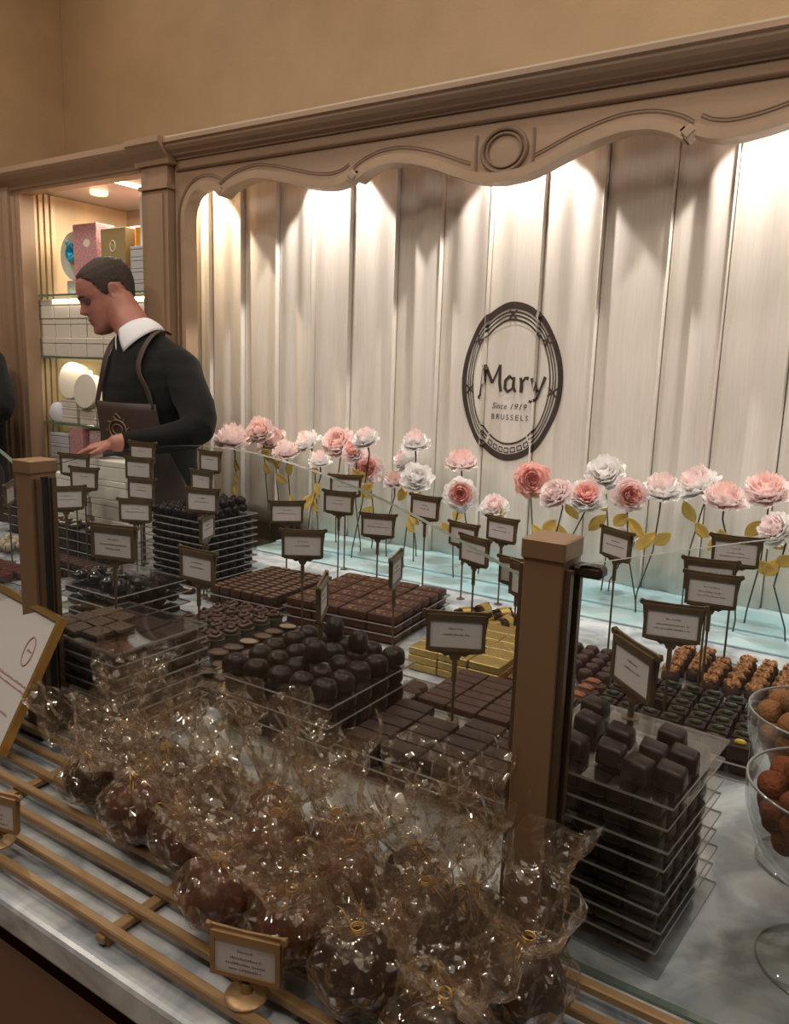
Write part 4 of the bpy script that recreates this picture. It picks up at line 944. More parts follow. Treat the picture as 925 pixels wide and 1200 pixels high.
# I: gold banded rolls
for row, (y, x0, nn) in enumerate(((1.595, -.865, 4), (1.65, -.86, 5), (1.705, -.84, 4))):
    for i in range(nn): 
        x = x0+i*.055
        if blocked(x, y, .022): continue
        put('roll', 'gold_banded_roll', x, y, .951, random.uniform(.9, 1.7), 'rolled milk chocolate with gold band behind the gold foil blocks', 'gold banded chocolate rolls', (0, 0), 1.15)
# G2: nut bars, G1: small cubes
cx, cy, ro = -1.055, 1.52, .10
n = 3
for k in range(n):
    zt = .951+k*.0222
    tray(cx, cy, zt, .30, .30, tname(k, n)+' clear acrylic tray of the nut sprinkled bars', ro)
    field('nutbar', 'nut_sprinkled_bar', -.145, .145, -.145, .145, .0725, .0475, zt+.003, ('nut sprinkled milk bar on the top tray' if k == n-1 else 'nut sprinkled milk bar in the lower tiers'), ('nut sprinkled bars on the top tray' if k == n-1 else 'nut sprinkled bars in the lower tiers'), .02, .03, c=(cx, cy, ro), edge=k < n-1)
cx, cy, ro = -1.345, 1.50, .06
for k in range(2):
    zt = .951+k*.0235
    tray(cx, cy, zt, .235, .26, ('lower' if k == 0 else 'upper')+' clear acrylic tray of the small dusted cubes', ro)
    field('cube', 'small_dusted_cube', -.112, .112, -.125, .125, .0345, .0215, zt+.003, ('small dusted chocolate cube in tight rows on the upper tray' if k else 'small dusted chocolate cube on the lower tray'), ('small dusted cubes, upper tray' if k else 'small dusted cubes, lower tray'), .02, .03, c=(cx, cy, ro), edge=k == 0)
# round truffle stack
n = 10; cx, cy = -1.655, 1.535
for k in range(n):
    zt = .951+k*.0203
    tray(cx, cy, zt, .245, .205, tname(k, n)+' clear acrylic tray of the tall round truffle stack')
    if k < n-1: field('flattruffle', 'round_truffle', -.10, .118, -.098, .098, .0312, .033, zt+.003, 'round dark truffle in the covered tiers of the truffle stack', 'round truffles in the covered tiers', .05, .5, c=(cx, cy, 0), edge=True, rad=.001)
field('truffle', 'round_truffle', -.11, .118, -.098, .098, .0305, .0325, zt+.003, 'round dark truffle heaped on top of the truffle stack', 'round truffles on top of the stack', .1, 3, c=(cx, cy, 0), rad=.001)
field('truffle', 'round_truffle', .0, .11, -.07, .09, .032, .033, zt+.022, 'round dark truffle of the upper heap on the truffle stack', 'round truffles of the upper heap', .12, 3, c=(cx, cy, 0), rad=.001)
# E: cups
tray(-1.045, 1.13, .9515, .205, .40, 'flat acrylic tray under the filled chocolate cups', name='flat_tray')
field('cup', 'filled_chocolate_cup', -1.145, -.94, .935, 1.325, .051, .042, .9545, 'oval dark chocolate cup with filling on the flat tray', 'filled chocolate cups', .08, .2, alt=lambda i, j: 'cuplight' if (i+j*2) % 5 < 2 and j > 3 else 'cup', rad=.02)
# D: swirls
tray(-1.255, 1.215, .9515, .19, .29, 'flat acrylic tray under the piped chocolate rosettes', name='flat_tray')
field('swirl', 'piped_rosette_chocolate', -1.345, -1.165, 1.075, 1.355, .045, .0455, .9545, 'dark chocolate with piped rosette on the flat tray', 'piped rosette chocolates', .05, 3)
# C: bark slabs on stack
n = 8; cx, cy = -1.093, .835
for k in range(n):
    zt = .951+k*.0214
    tray(cx, cy, zt, .21, .19, tname(k, n)+' clear acrylic tray of the stack beside the far post')
    if k < n-1: field('bark', 'brown_bark_slab', -.105, .10, -.088, .088, .068, .058, zt+.003, 'brown bark slab in the covered tiers beside the far post', 'bark slabs in the covered tiers', .02, .05, c=(cx, cy, 0), edge=True, rad=.001)
for x, y in ((-.078, -.060), (-.034, -.064), (.010, -.058), (-.074, -.022), (-.030, -.024), (.016, -.020), (-.070, .014), (-.026, .016)): put('bark', 'brown_bark_slab', cx+x, cy+y, zt+.003, random.uniform(-.2, .2), 'brown crumbly bark slab on the top tray beside the far post', 'bark slabs on the top tray', sc=.66)
# B: glossy pieces on stack
n = 5; cx, cy = -1.455, 1.115
for k in range(n):
    zt = .951+k*.0272
    tray(cx, cy, zt, .215, .205, tname(k, n)+' clear acrylic tray of the shiny dark chocolate stack')
    if k < n-1: field('glossy', 'shiny_dark_chocolate', -.10, .098, -.09, .09, .049, .037, zt+.003, 'shiny dark chocolate in the covered tiers behind the far post', 'shiny chocolates in the covered tiers', .04, .3, c=(cx, cy, 0), edge=True, rad=.001)
for i in range(8): put('glossy', 'shiny_dark_chocolate', cx-.078+(i % 4)*.047+random.uniform(-.008, .008), cy-.05+(i//4)*.04+random.uniform(-.008, .008), zt+.003, random.uniform(0, 3), 'shiny dark chocolate lying on the top tray behind the far post', 'shiny chocolates on the top tray')
# left part behind the far post
for k in range(2): tray(-1.80, 1.315, .951+k*.0300, .42, .10, ('lower' if k == 0 else 'upper')+' clear acrylic tray of the slim dark bars before the white boxes')
field('bar', 'slim_dark_bar', -2.005, -1.60, 1.275, 1.355, .0235, .064, .954, 'slim dark bar on the lower tray before the white boxes', 'slim dark bars, lower tray', .03, .05, edge=False)
field('bar', 'slim_dark_bar', -2.005, -1.60, 1.272, 1.36, .0235, .064, .984, 'slim dark bar in a row on the upper tray before the white boxes', 'slim dark bars, upper tray', .03, .05)
for k in range(4):
    zt = .951+k*.0315; tray(-2.07, 1.45, zt, .36, .085, tname(k, 4)+' clear acrylic tray of the almond discs before the white boxes')
    if k < 3: field('darkbox', 'dark_chocolate_slab', -.165, .17, -.04, .04, .088, .075, zt+.003, 'dark chocolate slab in the covered tiers before the white boxes', 'dark slabs in the covered tiers', .01, .02, c=(-2.07, 1.45, 0), rad=.001)
field('almond', 'almond_disc', -.175, .175, -.042, .042, .044, .042, zt+.003, 'dark disc topped with pale almonds before the white boxes', 'almond topped discs', .08, 3, c=(-2.07, 1.45, 0))
field('almond', 'almond_cluster', -1.80, -1.54, 1.375, 1.42, .044, .042, .951, 'almond cluster lying on the marble before the truffle stack', 'almond clusters on the marble', .1, 3)
tray(-2.19, 1.13, .951, .42, .20, 'flat acrylic tray under the red glazed bars', name='flat_tray')
field('redbar', 'red_glazed_bar', -2.39, -1.99, 1.045, 1.225, .031, .066, .954, 'red glazed chocolate bar left of the far post', 'red glazed bars', .04, .05)
tray(-2.36, 1.385, .951, .20, .13, 'flat acrylic tray under the pale nougat pieces', name='flat_tray')
field('nougat', 'pale_nougat_piece', -2.45, -2.27, 1.33, 1.44, .042, .036, .954, 'pale nougat piece with nuts left of the far post', 'pale nougat pieces', .08, 3)
for k in range(5):
    zt = .951+k*.0315; tray(-2.50, 1.555, zt, .21, .09, tname(k, 5)+' acrylic tray of the dark slab stack at the left picture edge')
    if k < 4: field('darkbox', 'dark_chocolate_slab', -.09, .09, -.04, .04, .088, .075, zt+.003, 'dark chocolate slab of the stack at the left picture edge', 'dark slabs at the left edge', .01, .02, c=(-2.50, 1.555, 0), rad=.001)
field('darkbox', 'dark_chocolate_slab', -.09, .09, -.04, .04, .088, .075, zt+.003, 'dark chocolate slab on top of the stack at the left picture edge', 'dark slabs on top at the left edge', .01, .02, c=(-2.50, 1.555, 0), rad=.001)
for k in range(3):
    zt = .951+k*.0225; tray(-1.82, 1.0, zt, .30, .14, tname(k, 3)+' acrylic tray of the low stack just left of the far post')
    if k < 2: field('bark', 'brown_bark_slab', -.145, .145, -.065, .065, .068, .06, zt+.003, 'brown bark slab in the low stack left of the far post', 'bark slabs in the low left stack', .02, .05, c=(-1.82, 1.0, 0), rad=.001)
# white boxes under the assistant's hand
wl = [('lowest', 0), ('second', 1), ('third', 2), ('fourth', 3), ('topmost', 4)]
for nm, k in wl:
    cbox('white_chocolate_box', -2.015+(.012 if k == 1 else -.01 if k == 3 else 0), 1.55, .951+k*.0605, .175, .10, .0595, M_WBOX, nm+' white box of the right hand stack under the resting hand', lid=True, rz=.02*(k-2))
for nm, k in (('lowest', 0), ('second', 1), ('third', 2), ('topmost', 3)):
    cbox('white_chocolate_box', -2.215+(.01 if k == 2 else 0), 1.55, .951+k*.0605, .175, .10, .0595, M_WBOX, nm+' white box of the left hand stack beside the resting hand', lid=True, rz=-.03*(k-1))
# P, Q, R right of the near post
tray(-.525, 1.475, .951, .19, .33, 'flat acrylic tray under the round and pecan pralines', name='flat_tray')
field('pecan', 'pecan_topped_praline', -.61, -.44, 1.32, 1.43, .062, .040, .954, 'oval praline topped with a pecan right of the near post', 'pecan topped pralines', .05, .25)
field('round', 'round_reddish_praline', -.61, -.44, 1.44, 1.63, .0355, .0355, .954, 'round reddish praline behind the pecan pralines', 'round reddish pralines', .06, 3)
for k in range(2):
    zt = .951+k*.0245; tray(-.275, 1.345, zt, .275, .25, ('lower' if k == 0 else 'upper')+' acrylic tray of the pistachio topped squares')
    if k == 0: field('cushionflat', 'dark_square_chocolate', -.12, .12, -.11, .11, .036, .036, zt+.003, 'dark square chocolate under the pistachio topped squares', 'dark squares under the pistachio ones', .03, .05, c=(-.275, 1.345, 0), edge=True, rad=.001)
field('pistachio', 'pistachio_topped_square', -.128, .128, -.118, .10, .0365, .036, zt+.003, 'dark square chocolate topped with green pistachio', 'pistachio topped squares', .04, .06, c=(-.275, 1.345, 0), rad=.021, skip=lambda i, j, a, c_: i == a-1 and j == 0)
put('pistachioy', 'pistachio_topped_square', -.275+.110, 1.345-.1, zt+.003, .1, 'dark square chocolate topped with yellow pistachio at the tray corner', None)
tray(-.25, 1.645, .951, .26, .21, 'flat acrylic tray under the walnut topped pralines', name='flat_tray')
field('walnut', 'walnut_topped_praline', -.37, -.125, 1.55, 1.745, .040, .039, .954, 'round praline topped with a walnut half', 'walnut topped pralines', .06, 1.2, rad=.02)

# ---- glass bowls on stems --------------------------------------------------
def bowl(x, y, label):
    t = thing('footed_glass_bowl', label, 'bowl', (x, y, H+.0005)); g = glassy('bowl_glass', (.95, .965, .965), 1.0, ior=1.5)
    bb = MB(); bb.lathe([(0, .098), (.03, .100), (.058, .112), (.078, .136), (.089, .172), (.091, .200), (.0925, .202), (.0935, .200), (.092, .170), (.081, .132), (.060, .107), (.03, .095), (0, .093)], n=48); bb.build('bowl', g, t, True)
    bb = MB(); bb.lathe([(.012, .0935), (.009, .08), (.008, .05), (.010, .03), (.018, .014)], n=24); bb.lathe([(.014, .058), (.016, .062), (.014, .066)], n=24); bb.build('stem', g, t, True)
    bb = MB(); bb.lathe([(0, 0), (.064, 0), (.066, .002), (.064, .0045), (.04, .007), (.018, .0145), (0, .015)], n=48); bb.build('foot', g, t, True)
    bb = MB(); bb.tube([(.0922*math.cos(a), .0922*math.sin(a), .2005) for a in np.linspace(0, 2*PI, 49)[:-1]], .0016, 8, closed=True); bb.tube([(.0645*math.cos(a), .0645*math.sin(a), .002) for a in np.linspace(0, 2*PI, 49)[:-1]], .0012, 8, closed=True); bb.build('rim', mat('bright_glass_rim', (.34, .36, .36), .08, metal=.4), t, True)
bowl(-.010, .86, 'footed glass bowl of dark red cocoa truffles at the right picture edge')
bowl(-.040, 1.052, 'footed glass bowl of light tan truffles behind the cocoa truffle bowl')
for (bx, by, kind, nm, lab, grp) in ((-.010, .86, 'cocoa', 'cocoa_truffle', 'cocoa dusted truffle in the nearer glass bowl', 'cocoa truffles in the nearer bowl'), (-.040, 1.052, 'tan', 'tan_truffle', 'light tan dusted truffle in the farther glass bowl', 'tan truffles in the farther bowl')):
    rr = random.Random(5)
    for z, R, nn in ((.113, 0, 1), (.120, .034, 6), (.143, .058, 11), (.143, .024, 5), (.168, .068, 13), (.168, .036, 6), (.170, 0, 1), (.192, .062, 11), (.194, .030, 6), (.196, 0, 1), (.215, .042, 7), (.220, .012, 3)):
        for k in range(nn):
            a = 2*PI*(k+rr.random()*.3)/nn+z*50; put(kind, nm, bx+R*math.cos(a), by+R*math.sin(a), H+z-.012, rr.uniform(0, 6), lab, grp, (rr.uniform(-.5, .5), rr.uniform(-.5, .5)), .95)

# ================================================================== brass rack, glass screen
t = thing('brass_rack', 'slatted brass rack along the marble counter edge', 'rack', (0, 0, H))
YR = [.456+.0364*i for i in range(7)]
for y in YR:
    b = MB(); b.rbox((-.6, y, .0175), (3.2, .011, .010), .0015, 1); b.build('rail', M_BRASS, t)
for k in range(9):
    x = -1.98+k*.335; b = MB(); b.rbox((x, .563, .0085), (.013, .232, .008), .001, 1); b.build('cross_bar', M_BRASS, t)
    b = MB()
    for y in (YR[0]+.002, YR[3], YR[6]): b.b2(x-.008, x+.008, y-.006, y+.006, .0005, .0125)
    b.build('foot', M_BRASS, t)
def post(x, y, label):
    t = thing('screen_post', label, 'post', (x, y, H)); b = MB(); b.rbox((0, 0, .214), (.040, .044, .424), .001, 1); b.build('pillar', M_POST, t)
    b = MB(); b.rbox((0, 0, .436), (.045, .049, .020), .0015, 1); b.rbox((0, 0, .425), (.041, .045, .003), .0005, 1); b.build('cap', M_POST, t)
    for sx in (-1, 1):
        b = MB(); b.b2(sx*.0205-.0006, sx*.0205+.0006, -.005, .007, .004, .42); b.build('rubber_channel', M_RUB, t)
        b = MB()
        for yy in (-.012, .014): b.b2(sx*.0235-.003, sx*.0235+.003, yy-.004, yy+.004, .004, .418)
        b.build('glazing_bead', mat('dark_bronze_bead', (.13, .085, .05), .4, metal=.4), t)
    b = MB(); b.rbox((0, 0, .003), (.075, .07, .006), .002, 1); b.rbox((0, 0, .008), (.055, .056, .01), .003, 1); b.build('base_plate', mat('dark_bronze_plate', (.06, .04, .025), .4, metal=.5), t)
PY = .712
post(-.279, PY, 'nearer square bronze post between the two clear glass panes'); post(-1.133, PY, 'farther square bronze post beside the framed sign')
ARC = [(-1.085, 1.391), (-1.011, 1.410), (-.914, 1.429), (-.826, 1.441), (-.754, 1.447), (-.672, 1.445), (-.604, 1.436), (-.54, 1.424), (-.48, 1.409), (-.424, 1.392), (-.361, 1.370), (-.308, 1.350)]
def pane(pts, label):
    # resample for a smooth arc
    xs_ = np.linspace(pts[0][0], pts[-1][0], 40); zs_ = np.interp(xs_, [p[0] for p in pts], [p[1] for p in pts])
    for _ in range(3): zs_[1:-1] = (zs_[:-2]+zs_[1:-1]*2+zs_[2:])/4
    poly = [(pts[0][0], H+.004)]+list(zip(xs_, zs_))+[(pts[-1][0], H+.004)]
    t = thing('glass_screen', label, 'glass pane', ((pts[0][0]+pts[-1][0])/2, PY, H)); ox_ = (pts[0][0]+pts[-1][0])/2
    b = MB(); n = len(xs_)
    for y, fl in ((-.004, False), (.004, True)):
        vs = [(x-ox_, y, .004) for x in xs_]+[(x-ox_, y, z-H) for x, z in zip(xs_, zs_)]
        b.add(vs, [(i, i+1, n+i+1, n+i) if not fl else (n+i, n+i+1, i+1, i) for i in range(n-1)])
    b.build('pane', M_GLASS, t)
    b = MB(); vs = []
    for x, z in zip(xs_, zs_): vs += [(x-ox_, -.004, z-H), (x-ox_, .004, z-H)]
    b.add(vs, [(2*i, 2*i+1, 2*i+3, 2*i+2) for i in range(n-1)]); b.build('polished_edge', M_GEDGE, t)
    b = MB(); b.b2(xs_[0]-ox_, xs_[-1]-ox_, -.0042, .0042, .0005, .004); b.build('bottom_edge', M_GEDGE, t)
pane(ARC, 'clear glass screen with arched top edge between the two posts')
pane([(-.25, 1.372), (-.196, 1.389), (-.159, 1.400), (-.117, 1.413), (-.075, 1.425), (.02, 1.443), (.10, 1.447), (.2, 1.443), (.3, 1.43), (.45, 1.39), (.53, 1.36)], 'clear glass screen right of the nearer post')
pane([(-1.96, 1.38), (-1.85, 1.42), (-1.70, 1.445), (-1.60, 1.447), (-1.5, 1.445), (-1.4, 1.437), (-1.3, 1.42), (-1.23, 1.405), (-1.165, 1.372)], 'clear glass screen left of the farther post')
b = MB(); b.rbox((-.243, PY+.008, 1.366), (.03, .02, .012), .003, 1); tag(b.build('glass_clip', mat('dark_bronze_clip', (.07, .045, .03), .4, metal=.5)), 'small dark clip holding the right glass pane to the nearer post', 'clip')

# ================================================================== cellophane bags
def bag(x, y, r, hgt, dark, seed, label, lean=(0, 0), rz=0, z0=H+.0232):
    rr = random.Random(seed); t = thing('cellophane_bag', label, 'gift bag', (x, y, z0), rz); t.rotation_euler = (lean[0], lean[1], rz); t['group'] = 'wrapped chocolates in cellophane bags'
    zn = r*1.95; off = Vector((seed*3.1, seed*1.7, 0)); nf = rr.choice((5, 6, 7)); ph = rr.uniform(0, 6)
    def cel(u, v):
        a = 2*PI*u
        if v < .40:
            q = v/.40; th = q*PI*.90; rad = r*1.10*math.sin(th)**.75 if q < .6 else r*1.10*(math.sin(.54*PI)**.75)*(1-((q-.6)/.4)**1.4)+.005*((q-.6)/.4)
            z = zn*(1-math.cos(q*PI))/2
            amp = .0018+.006*max(0, q-.35); rad += amp*math.sin(a*8+ph+q*2)+.004*noise.noise(Vector((a*2, q*6, seed)))
            rad = max(rad, .0005)
        else:
            q = (v-.40)/.60; flare = q**.55
            rad = .005+(r*1.2)*flare
            w1 = math.sin(a*2+ph+q)*.28+math.sin(a*3-ph+1.3*q)*.26+.16*math.sin(a*7+ph*3)
            rad *= 1+flare*(w1+.5*noise.noise(Vector((math.cos(a)*1.3, math.sin(a)*1.3, seed+q*1.2))))
            z = zn+(hgt-zn)*q*(1+.20*math.sin(a*2+ph*2))+.030*q*noise.noise(Vector((math.cos(a)*1.8, math.sin(a)*1.8, seed*7.)))
        p = Vector((rad*math.cos(a), rad*math.sin(a), z))
        if v > .40: p += Vector((tw.x, tw.y, 0))*((v-.40)/.60)**1.5
        k = .0085 if v > .44 else .0022
        c_ = noise.cell_vector(p*34+off) if False else Vector((noise.noise(p*30+off), noise.noise(p*30+off+Vector((9, 0, 0))), noise.noise(p*30+off+Vector((0, 9, 0)))))
        c2 = Vector((noise.noise(p*75+off), noise.noise(p*75+off+Vector((9, 0, 0))), noise.noise(p*75+off+Vector((0, 9, 0)))))
        return p+c_*k*1.6+c2*k*.5
    tw = Vector((rr.uniform(-.02, .02), rr.uniform(-.02, .015), 0))
    b = MB(); b.grid(cel, 46, 30, wrap=True); b.v = [(p[0], p[1], max(p[2], .0004)) for p in b.v]; o = b.build('cellophane_wrap', M_CELLO, t, True, ang=14)
    b = MB(); b.rings([[p+p.normalized()*.0 +(p-Vector((0, 0, r*.90))).normalized()*(.0022*nz(p+off, 45)) for p in rg] for rg in sph_rings((0, 0, r*.90), r*.90, 24, 16, (1, 1, 1.0))]); b.v = [(p[0], p[1], max(p[2], .001)) for p in b.v]
    for k in range(3):
        a = rr.uniform(0, 6); b.rings(sph_rings((r*.55*math.cos(a), r*.55*math.sin(a), r*.95+rr.uniform(-.2, .35)*r), r*.48, 14, 10))
    b.build('chocolate', M_BAGD if dark else M_BAGM, t, True)
    b = MB()
    for k in range(3): b.tube([(.0058*math.cos(a), .0058*math.sin(a), zn+.001*(k-1)*2) for a in np.linspace(0, 2*PI, 16)[:-1]], .0007, 5, closed=True)
    a0 = rr.uniform(0, 6)
    for sgn in (-1, 1):
        d = Vector((math.cos(a0+sgn*.5), math.sin(a0+sgn*.5), 0)); pts = [Vector((0, 0, zn))+d*(.006+.024*math.sin(PI*q))+Vector((0, 0, -.004+.018*math.sin(2*PI*q)*.8)) for q in np.linspace(0, 1, 14)]; b.tube(pts, .0007, 5)
        b.tube([Vector((0, 0, zn))+d*.006, Vector((0, 0, zn-.012))+d*.022, Vector((sgn*.004, 0, zn-.03))+d*.026], .0007, 5)
    b.build('gold_tie', mat('gold_twist_tie', (.75, .5, .16), .3, metal=.8), t, True)
BAGS = [(-.850, .592, .034, .155, 1, 'small dark bag at the far end of the front row, nearest the framed sign', (.05, -.05)),
 (-.728, .575, .042, .165, 0, 'reddish milk chocolate bag standing alone second from the framed sign', (.0, -.16)),
 (-.885, .668, .036, .17, 1, 'dark bag tucked against the glass by the far post', (-.05, .05)),
 (-.645, .575, .036, .16, 0, 'milk chocolate bag in the crush just right of the lone reddish bag', (.1, -.1)),
 (-.540, .525, .040, .165, 0, 'milk chocolate bag at the front left of the small bronze stand sign', (.03, -.06)),
 (-.452, .527, .040, .165, 0, 'milk chocolate bag directly behind the small bronze stand sign', (.0, .05)),
 (-.362, .523, .041, .165, 1, 'dark bag right of the small bronze stand sign with gold bow', (.05, -.02)),
 (-.268, .498, .042, .16, 1, 'dark bag cut by the bottom picture edge', (.02, .1)),
 (-.236, .592, .044, .175, 1, 'large dark bag at the foot of the nearer post', (0, .08)),
 (-.345, .612, .040, .17, 1, 'dark bag in the middle row left of the nearer post', (-.03, -.05)),
 (-.552, .618, .040, .165, 0, 'milk chocolate bag in the middle row behind the front left bag', (-.02, .02)),
 (-.450, .615, .043, .165, 0, 'milk chocolate bag in the centre of the middle row', (.03, .1)),
 (-.398, .676, .034, .165, 1, 'dark bag against the glass left of the nearer post', (0, 0)),
 (-.790, .662, .036, .165, 1, 'dark bag against the glass, second from the far post', (.02, .06)),
 (-.700, .668, .036, .17, 1, 'dark bag against the glass, third from the far post', (-.02, -.02)),
 (-.610, .676, .034, .17, 0, 'milk chocolate bag against the glass behind the crush', (.0, .04)),
 (-.322, .662, .030, .19, 1, 'slim tall dark bag wedged between the nearer post and the middle row', (.0, .05)),
 (-.505, .676, .034, .175, 1, 'dark bag against the glass at the middle of the pane', (.0, -.04))]
for i, (x, y, r, h, dk, lab, lean) in enumerate(BAGS): bag(x, y, r, h, dk, i+1, lab, lean, rz=i*.9 if False else 0)

# small stand signs on the rack
def stand(x, y, rz, label, seed):
    t = thing('stand_sign', label, 'sign', (x, y, H+.0228), rz); t.scale = (.76, .76, .76); sign_parts(t, .054, 4, seed, .024, M_BRASS)
    b = MB(); b.lathe([(0, 0), (.026, 0), (.027, .003), (.024, .006), (.008, .008), (.0065, .02), (0, .02)], (0, .002, .0001), 24); b.build('base', M_BRASS, t, True, ang=40)
stand(-.452, .468, math.radians(18), 'small bronze stand sign on the brass rack before the milk chocolate bags', 91)
stand(-.862, .468, math.radians(14), 'small bronze stand sign on the brass rack at the left picture edge', 92)
# framed sign leaning at the left
t = thing('framed_sign', 'gold framed white notice with oval emblem leaning on the brass rack', 'framed sign', (-1.15, .60, H+.0232))
up = Vector((.020, .098, .19)).normalized(); ri = Vector((.984, -.18, 0)).normalized(); up = (up-ri*up.dot(ri)).normalized(); nm = ri.cross(up)
BR = Vector((-1.044, .583, .980)); hh, ww = .212, .285
def fp(u, v, d=0): return BR+ri*(u*ww-ww)+up*(v*hh)+nm*d-Vector(t.location)
def slabq(bld, u0, u1, v0, v1, d0, d1):
    vs = [fp(u, v, d) for d in (d0, d1) for v in (v0, v1) for u in (u0, u1)]
    bld.add(vs, [(0, 2, 3, 1), (4, 5, 7, 6), (0, 1, 5, 4), (2, 6, 7, 3), (0, 4, 6, 2), (1, 3, 7, 5)])
b = MB(); fu, fv = .030, .042
for q in ((0, 1, 0, fv), (0, 1, 1-fv, 1), (0, fu, fv, 1-fv), (1-fu, 1, fv, 1-fv)): slabq(b, *q, -.006, .006)
b.build('gold_frame', mat('polished_gold_frame', (.72, .42, .13), .22, metal=.8), t)
b = MB(); slabq(b, fu, 1-fu, fv, 1-fv, -.002, .001); pg = b.build('notice_sheet', mat('glazed_white_paper', (.62, .60, .60), .25), t)
b = MB(); b.tube([fp(.80+.052*math.cos(a), .68+.105*math.sin(a), .0012) for a in np.linspace(0, 2*PI, 36)[:-1]], .0013, 6, closed=True)
rr = random.Random(3)
def dash(u0, u1, v):
    u = u0
    while u < u1:
        w_ = rr.uniform(.006, .014); slabq(b, u, u+w_, v, v+rr.choice((.010, .013, .018)), .001, .0014); u += w_+.004
dash(.775, .83, .675)
for v, u0, u1 in ((.45, .55, .95), (.41, .55, .94), (.22, .5, .86), (.19, .55, .8)): dash(u0, u1, v)
b.build('lettering', mat('reddish_ink', (.36, .2, .19), .7), pg)
b = MB(); slabq(b, .45, .55, .0, .72, -.008, -.006); vs = [fp(.45, .7, -.008), fp(.55, .7, -.008), fp(.55, 0, -.13), fp(.45, 0, -.13)]; b.add(vs+[v-nm*.003 for v in vs], [(0, 1, 2, 3), (4, 7, 6, 5), (0, 4, 5, 1), (2, 6, 7, 3), (1, 5, 6, 2), (0, 3, 7, 4)]); b.v = [(p[0], p[1], max(p[2], .0)) for p in b.v]; b.build('easel_strut', M_RUB, t)

# ================================================================== paper peonies
def petal(bld, base, n_dir, out_dir, L, wd, cup, curl, ruf, seed):
    n_dir = n_dir.normalized(); out_dir = out_dir.normalized(); sd = n_dir.cross(out_dir)
    def fn(u, v):
        s = (u-.5)*2; wv = wd*(math.sin(PI*min(1, .12+v*.80))**.7)
        r_ = L*v; lift = cup*v*v*L; edge = curl*(s*s)*L*.35*v+ruf*math.sin(s*7+seed)*v*v*L
        tip = -.10*L*(s*s)*v
        return base+out_dir*(r_*(1-.25*cup*v)+tip)+sd*(s*wv*.5)+n_dir*(lift+edge)
    bld.grid(fn, 7, 6)
def peony(i, x, z, r, face, outer, inner, label, y=2.05, leafs=2, base_dx=0.0):
    rr = random.Random(i*7+1); r *= 1.14; yn = (1.975, 2.045, 2.11)[i % 3]; yn = min(yn, 2.165-r)
    x *= yn/y; z = 1.55+(z-1.55)*yn/y; r *= yn/y; y = yn
    zb = H+(.0125 if y > 1.99 else .0065); t = thing('paper_peony', label, 'flower', (x+base_dx, y+.0, zb), 0, 'paper peonies in front of the curtain')
    cen = Vector((-base_dx, 0, z-zb)); n_dir = Vector(face).normalized(); e1 = n_dir.orthogonal().normalized(); e2 = n_dir.cross(e1)
    for part, m, rings_ in (('outer_petals', outer, ((8, 1.0, .18, -.012), (8, .94, .38, -.007), (7, .84, .6, -.002))), ('inner_petals', inner, ((7, .70, .85, .0), (6, .54, 1.15, .004), (6, .40, 1.5, .006), (4, .26, 1.8, .008)))):
        b = MB()
        for (cnt, q, cup, dz) in rings_:
            ph = rr.uniform(0, 6)
            for k in range(cnt):
                a = ph+2*PI*k/cnt+rr.uniform(-.15, .15); od = e1*math.cos(a)+e2*math.sin(a)
                petal(b, cen+n_dir*dz, n_dir, od, r*q*rr.uniform(.92, 1.1), r*q*1.05, cup*rr.uniform(.8, 1.2), rr.uniform(.1, .5), rr.uniform(.03, .08), rr.uniform(0, 6))
        b.build(part, m, t, True)
    b = MB(); back = cen-n_dir*.012; b0 = Vector((0, 0, 0)); side = rr.uniform(-.02, .02)
    b.tube([back, back-n_dir*.02+Vector((0, 0, -.015)), (back*.5+b0*.5)+Vector((side, .0, 0)), b0+Vector((side*.2, 0, .03)), b0], [.003, .0022, .002, .002, .002], 6); b.build('stem', M_STEM, t, True)
    for k in range(leafs):
        b = MB(); q = rr.uniform(.5, .86); p0 = b0.lerp(back, q)+Vector((side*(1-abs(q-.5)*2), 0, 0)); a = rr.choice((-1, 1))*rr.uniform(.2, 1.0); d = Vector((math.sin(a), -.25, -.55 if rr.random() < .65 else .5)).normalized(); sd = d.cross(Vector((0, 1, .2))).normalized(); L = rr.uniform(.045, .07)
        b.grid(lambda u, v: p0+d*L*v+sd*((u-.5)*.034*math.sin(PI*v)**.8)+Vector((0, -.010*abs(u-.5)*2*math.sin(PI*v), 0)), 4, 8); o = b.build('leaf', M_LEAF, t, True); o.modifiers.new('t', 'SOLIDIFY').thickness = .0008
UPF, TILT, CAMF = (.05, -.25, 1), (.25, -.75, .75), (.5, -1, .2)
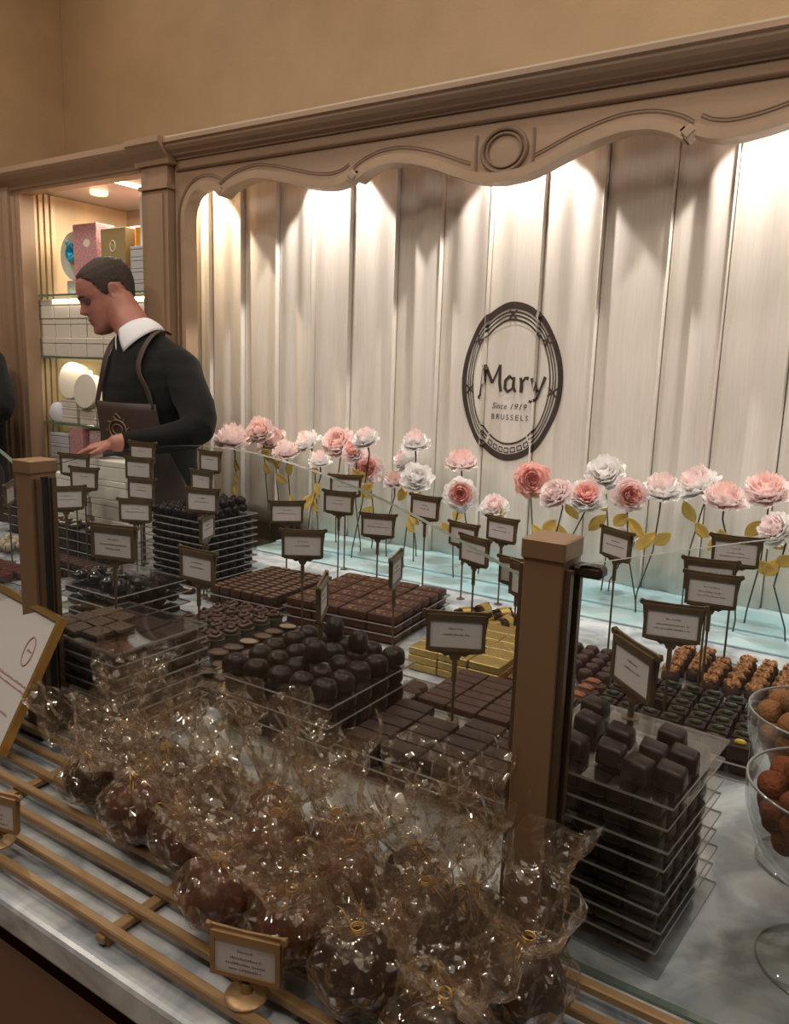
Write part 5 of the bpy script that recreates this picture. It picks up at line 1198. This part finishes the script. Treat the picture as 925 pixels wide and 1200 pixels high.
FL = [(-2.035, 1.277, .068, UPF, P_PALE, P_PALE, 'wide pale pink paper peony, leftmost beside the black sweater'), (-1.905, 1.322, .050, TILT, P_PALE, P_PINK, 'pink paper peony standing highest in the left group'),
 (-1.850, 1.290, .053, TILT, P_PALE, P_PINK, 'pink paper peony just right of the highest left one'), (-1.785, 1.257, .047, UPF, P_PALE, P_PALE, 'low pale paper peony behind the arched glass edge at left'),
 (-1.687, 1.297, .047, (-.3, -.5, .8), P_WHITE, P_PALE, 'white and pink paper peony left of the large pink one'), (-1.561, 1.304, .056, TILT, P_PALE, P_PINK, 'large pink paper peony under the third curtain fold'),
 (-1.452, 1.326, .045, (-.1, -.5, .9), P_WHITE, P_PALE, 'small white pink peony above the deep pink centred one'), (-1.497, 1.284, .040, TILT, P_PALE, P_DEEP, 'small peony with pink heart tucked below the large pink one'),
 (-1.443, 1.236, .049, CAMF, P_PALE, P_DEEP, 'open peony with deep pink heart facing the shop beside a yellow leaf'), (-1.638, 1.240, .038, UPF, P_WHITE, P_PALE, 'low whitish peony half behind the glass edge left of centre'),
 (-1.267, 1.327, .046, UPF, P_WHITE, P_PALE, 'topmost whitish pink peony of the column left of the emblem'), (-1.293, 1.274, .046, (-.5, -.5, .6), P_WHITE, P_PALE, 'middle pale peony of the column left of the emblem'),
 (-1.258, 1.222, .050, TILT, P_WHITE, P_WHITE, 'pure white peony lowest in the column left of the emblem'), (-1.340, 1.203, .034, UPF, P_PALE, P_PINK, 'little pink peony peeping over the glass edge by the white one'),
 (-1.104, 1.281, .047, UPF, P_PALE, P_PINK, 'pale pink peony seen from the side below the emblem'), (-1.103, 1.192, .052, CAMF, P_WHITE, P_DEEP, 'open deep pink peony with white outer petals below the emblem'),
 (-.988, 1.162, .043, (.2, -.6, .8), P_WHITE, P_PALE, 'pale peony bud low beside the glass edge right of centre'), (-.880, 1.258, .051, CAMF, P_DEEP, P_DEEP, 'coral pink open peony right under the emblem'),
 (-.800, 1.225, .048, (-.3, -.7, .7), P_PALE, P_PALE, 'pale pink peony above the nearer post at left'), (-.716, 1.226, .052, TILT, P_WHITE, P_DEEP, 'pink hearted peony above the nearer post at right'),
 (-.671, 1.292, .053, (.1, -.8, .7), P_WHITE, P_WHITE, 'white peony with pink flecks standing highest on the right'), (-.601, 1.246, .044, CAMF, P_PALE, P_DEEP, 'deep pink peony right of the highest white one'),
 (-.521, 1.262, .053, UPF, P_WHITE, P_PALE, 'wide whitish peony between the deep pink and the tilted one'), (-.429, 1.287, .052, (-.4, -.4, .8), P_WHITE, P_PALE, 'tilted white and pink peony over a long gold leaf'),
 (-.367, 1.258, .051, UPF, P_PALE, P_PINK, 'pink peony with broad gold leaves hanging under it'), (-.273, 1.288, .054, (-.1, -.5, .9), P_PALE, P_PINK, 'pink peony at the right picture edge'),
 (-.599, 1.132, .038, TILT, P_WHITE, P_WHITE, 'low white peony just above the right glass edge'), (-.241, 1.201, .043, (-.5, -.6, .5), P_WHITE, P_PALE, 'low pale peony at the right picture edge')]
for i, (x, z, r, face, o_, in_, lab) in enumerate(FL):
    peony(i, x, z, r, face, o_, in_, lab, y=2.05, leafs=2 if i % 3 else 3, base_dx=.05*math.sin(i*1.9) if x > -1.68 else .045)
